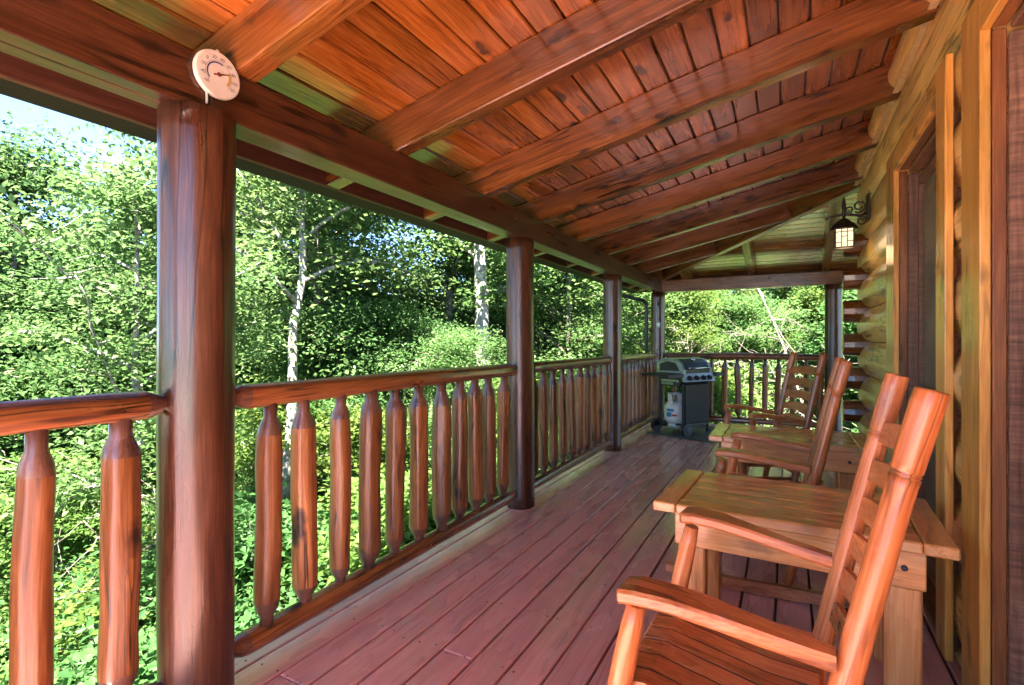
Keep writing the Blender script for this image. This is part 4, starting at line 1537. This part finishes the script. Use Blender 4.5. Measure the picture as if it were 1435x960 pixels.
# leafy ground cover on the slopes
def undergrowth():
    n = 52000
    g = np.random.default_rng(21)
    d = 3.6 + 24 * g.random(n) ** 1.5
    px_ = g.uniform(-330, 1330, n)
    rr_ = (px_ - 717.5) / F_PX * d
    x = -SY * d + CY * rr_; y = CY * d + SY * rr_
    keep = (x < -2.7) | (y > 9.0)
    x, y = x[keep], y[keep]
    z = np.array([ground(a, b) for a, b in zip(x, y)]) + g.gamma(2.0, .13, len(x))
    nn = g.normal(size=(len(x), 3)) * .5 + np.array([0, 0, 1.0])
    me = leaf_mesh('undergrowth', np.stack([x, y, z], 1), nn, .13 * g.uniform(.6, 1.5, len(x)), np.clip(g.normal(.42, .22, len(x)), 0, 1), M['leaf_a'])
    o = bpy.data.objects.new('undergrowth', me); COL.objects.link(o)
    tag(o, 'leafy green ground cover over the wooded slope', 'undergrowth', kind='stuff')


undergrowth()

# ------------------------------------------------------------------ light
SUN_EL, SUN_AZ = R(52), R(-58)          # azimuth of the sun measured from +x toward +y
sd = Vector((math.cos(SUN_EL) * math.cos(SUN_AZ), math.cos(SUN_EL) * math.sin(SUN_AZ), math.sin(SUN_EL)))
sun = bpy.data.lights.new('sun', 'SUN'); sun.energy = 3.5; sun.angle = R(.53); sun.color = (1, .95, .87)
so = bpy.data.objects.new('sun', sun); COL.objects.link(so)
so.rotation_euler = sd.to_track_quat('Z', 'Y').to_euler()

w = bpy.data.worlds.new('World'); scene.world = w; w.use_nodes = True
nt = w.node_tree; nt.nodes.clear()
sky = N(nt, 'ShaderNodeTexSky', sky_type='NISHITA')
sky.sun_disc = False; sky.sun_elevation = SUN_EL; sky.sun_rotation = math.pi / 2 - SUN_AZ
sky.altitude = 3500; sky.air_density = .7; sky.dust_density = .15; sky.ozone_density = 3.0
tc = N(nt, 'ShaderNodeTexCoord')
# drifting fair-weather clouds
sp = N(nt, 'ShaderNodeSeparateXYZ'); L(nt, tc.outputs['Generated'], sp.inputs[0])
mp = N(nt, 'ShaderNodeMapping'); mp.inputs['Scale'].default_value = (1, 1, 2.4)
L(nt, tc.outputs['Generated'], mp.inputs[0])
cn = N(nt, 'ShaderNodeTexNoise', i_Scale=4.2, i_Detail=8.0, i_Roughness=.58)
L(nt, mp.outputs[0], cn.inputs['Vector'])
cr = N(nt, 'ShaderNodeMapRange', i_1=.56, i_2=.72, i_3=0.0, i_4=.75)
L(nt, cn.outputs['Fac'], cr.inputs[0])
cmix = N(nt, 'ShaderNodeMix', data_type='RGBA'); cmix.inputs[7].default_value = (1.35, 1.42, 1.55, 1)
L(nt, cr.outputs[0], cmix.inputs[0]); L(nt, sky.outputs[0], cmix.inputs[6])
bg = N(nt, 'ShaderNodeBackground', i_Strength=.05)
L(nt, cmix.outputs[2], bg.inputs[0])
wo = N(nt, 'ShaderNodeOutputWorld'); L(nt, bg.outputs[0], wo.inputs[0])

# ------------------------------------------------------------------ camera
cam = bpy.data.cameras.new('camera'); co = bpy.data.objects.new('camera', cam); COL.objects.link(co)
co.location = (0, 0, EYE); co.rotation_euler = (R(90), 0, YAW)
cam.sensor_width = 36; cam.lens = 36 * F_PX / 1435; cam.clip_start = .05; cam.clip_end = 800
scene.camera = co
scene.render.engine = 'CYCLES'
scene.cycles.max_bounces = 10; scene.cycles.diffuse_bounces = 6; scene.cycles.glossy_bounces = 4; scene.cycles.transmission_bounces = 4
scene.cycles.use_denoising = True; scene.cycles.use_adaptive_sampling = False
scene.cycles.sample_clamp_indirect = 6.0
scene.view_settings.view_transform = 'Standard'; scene.view_settings.look = 'None'
scene.view_settings.exposure = 4.5; scene.view_settings.gamma = 1
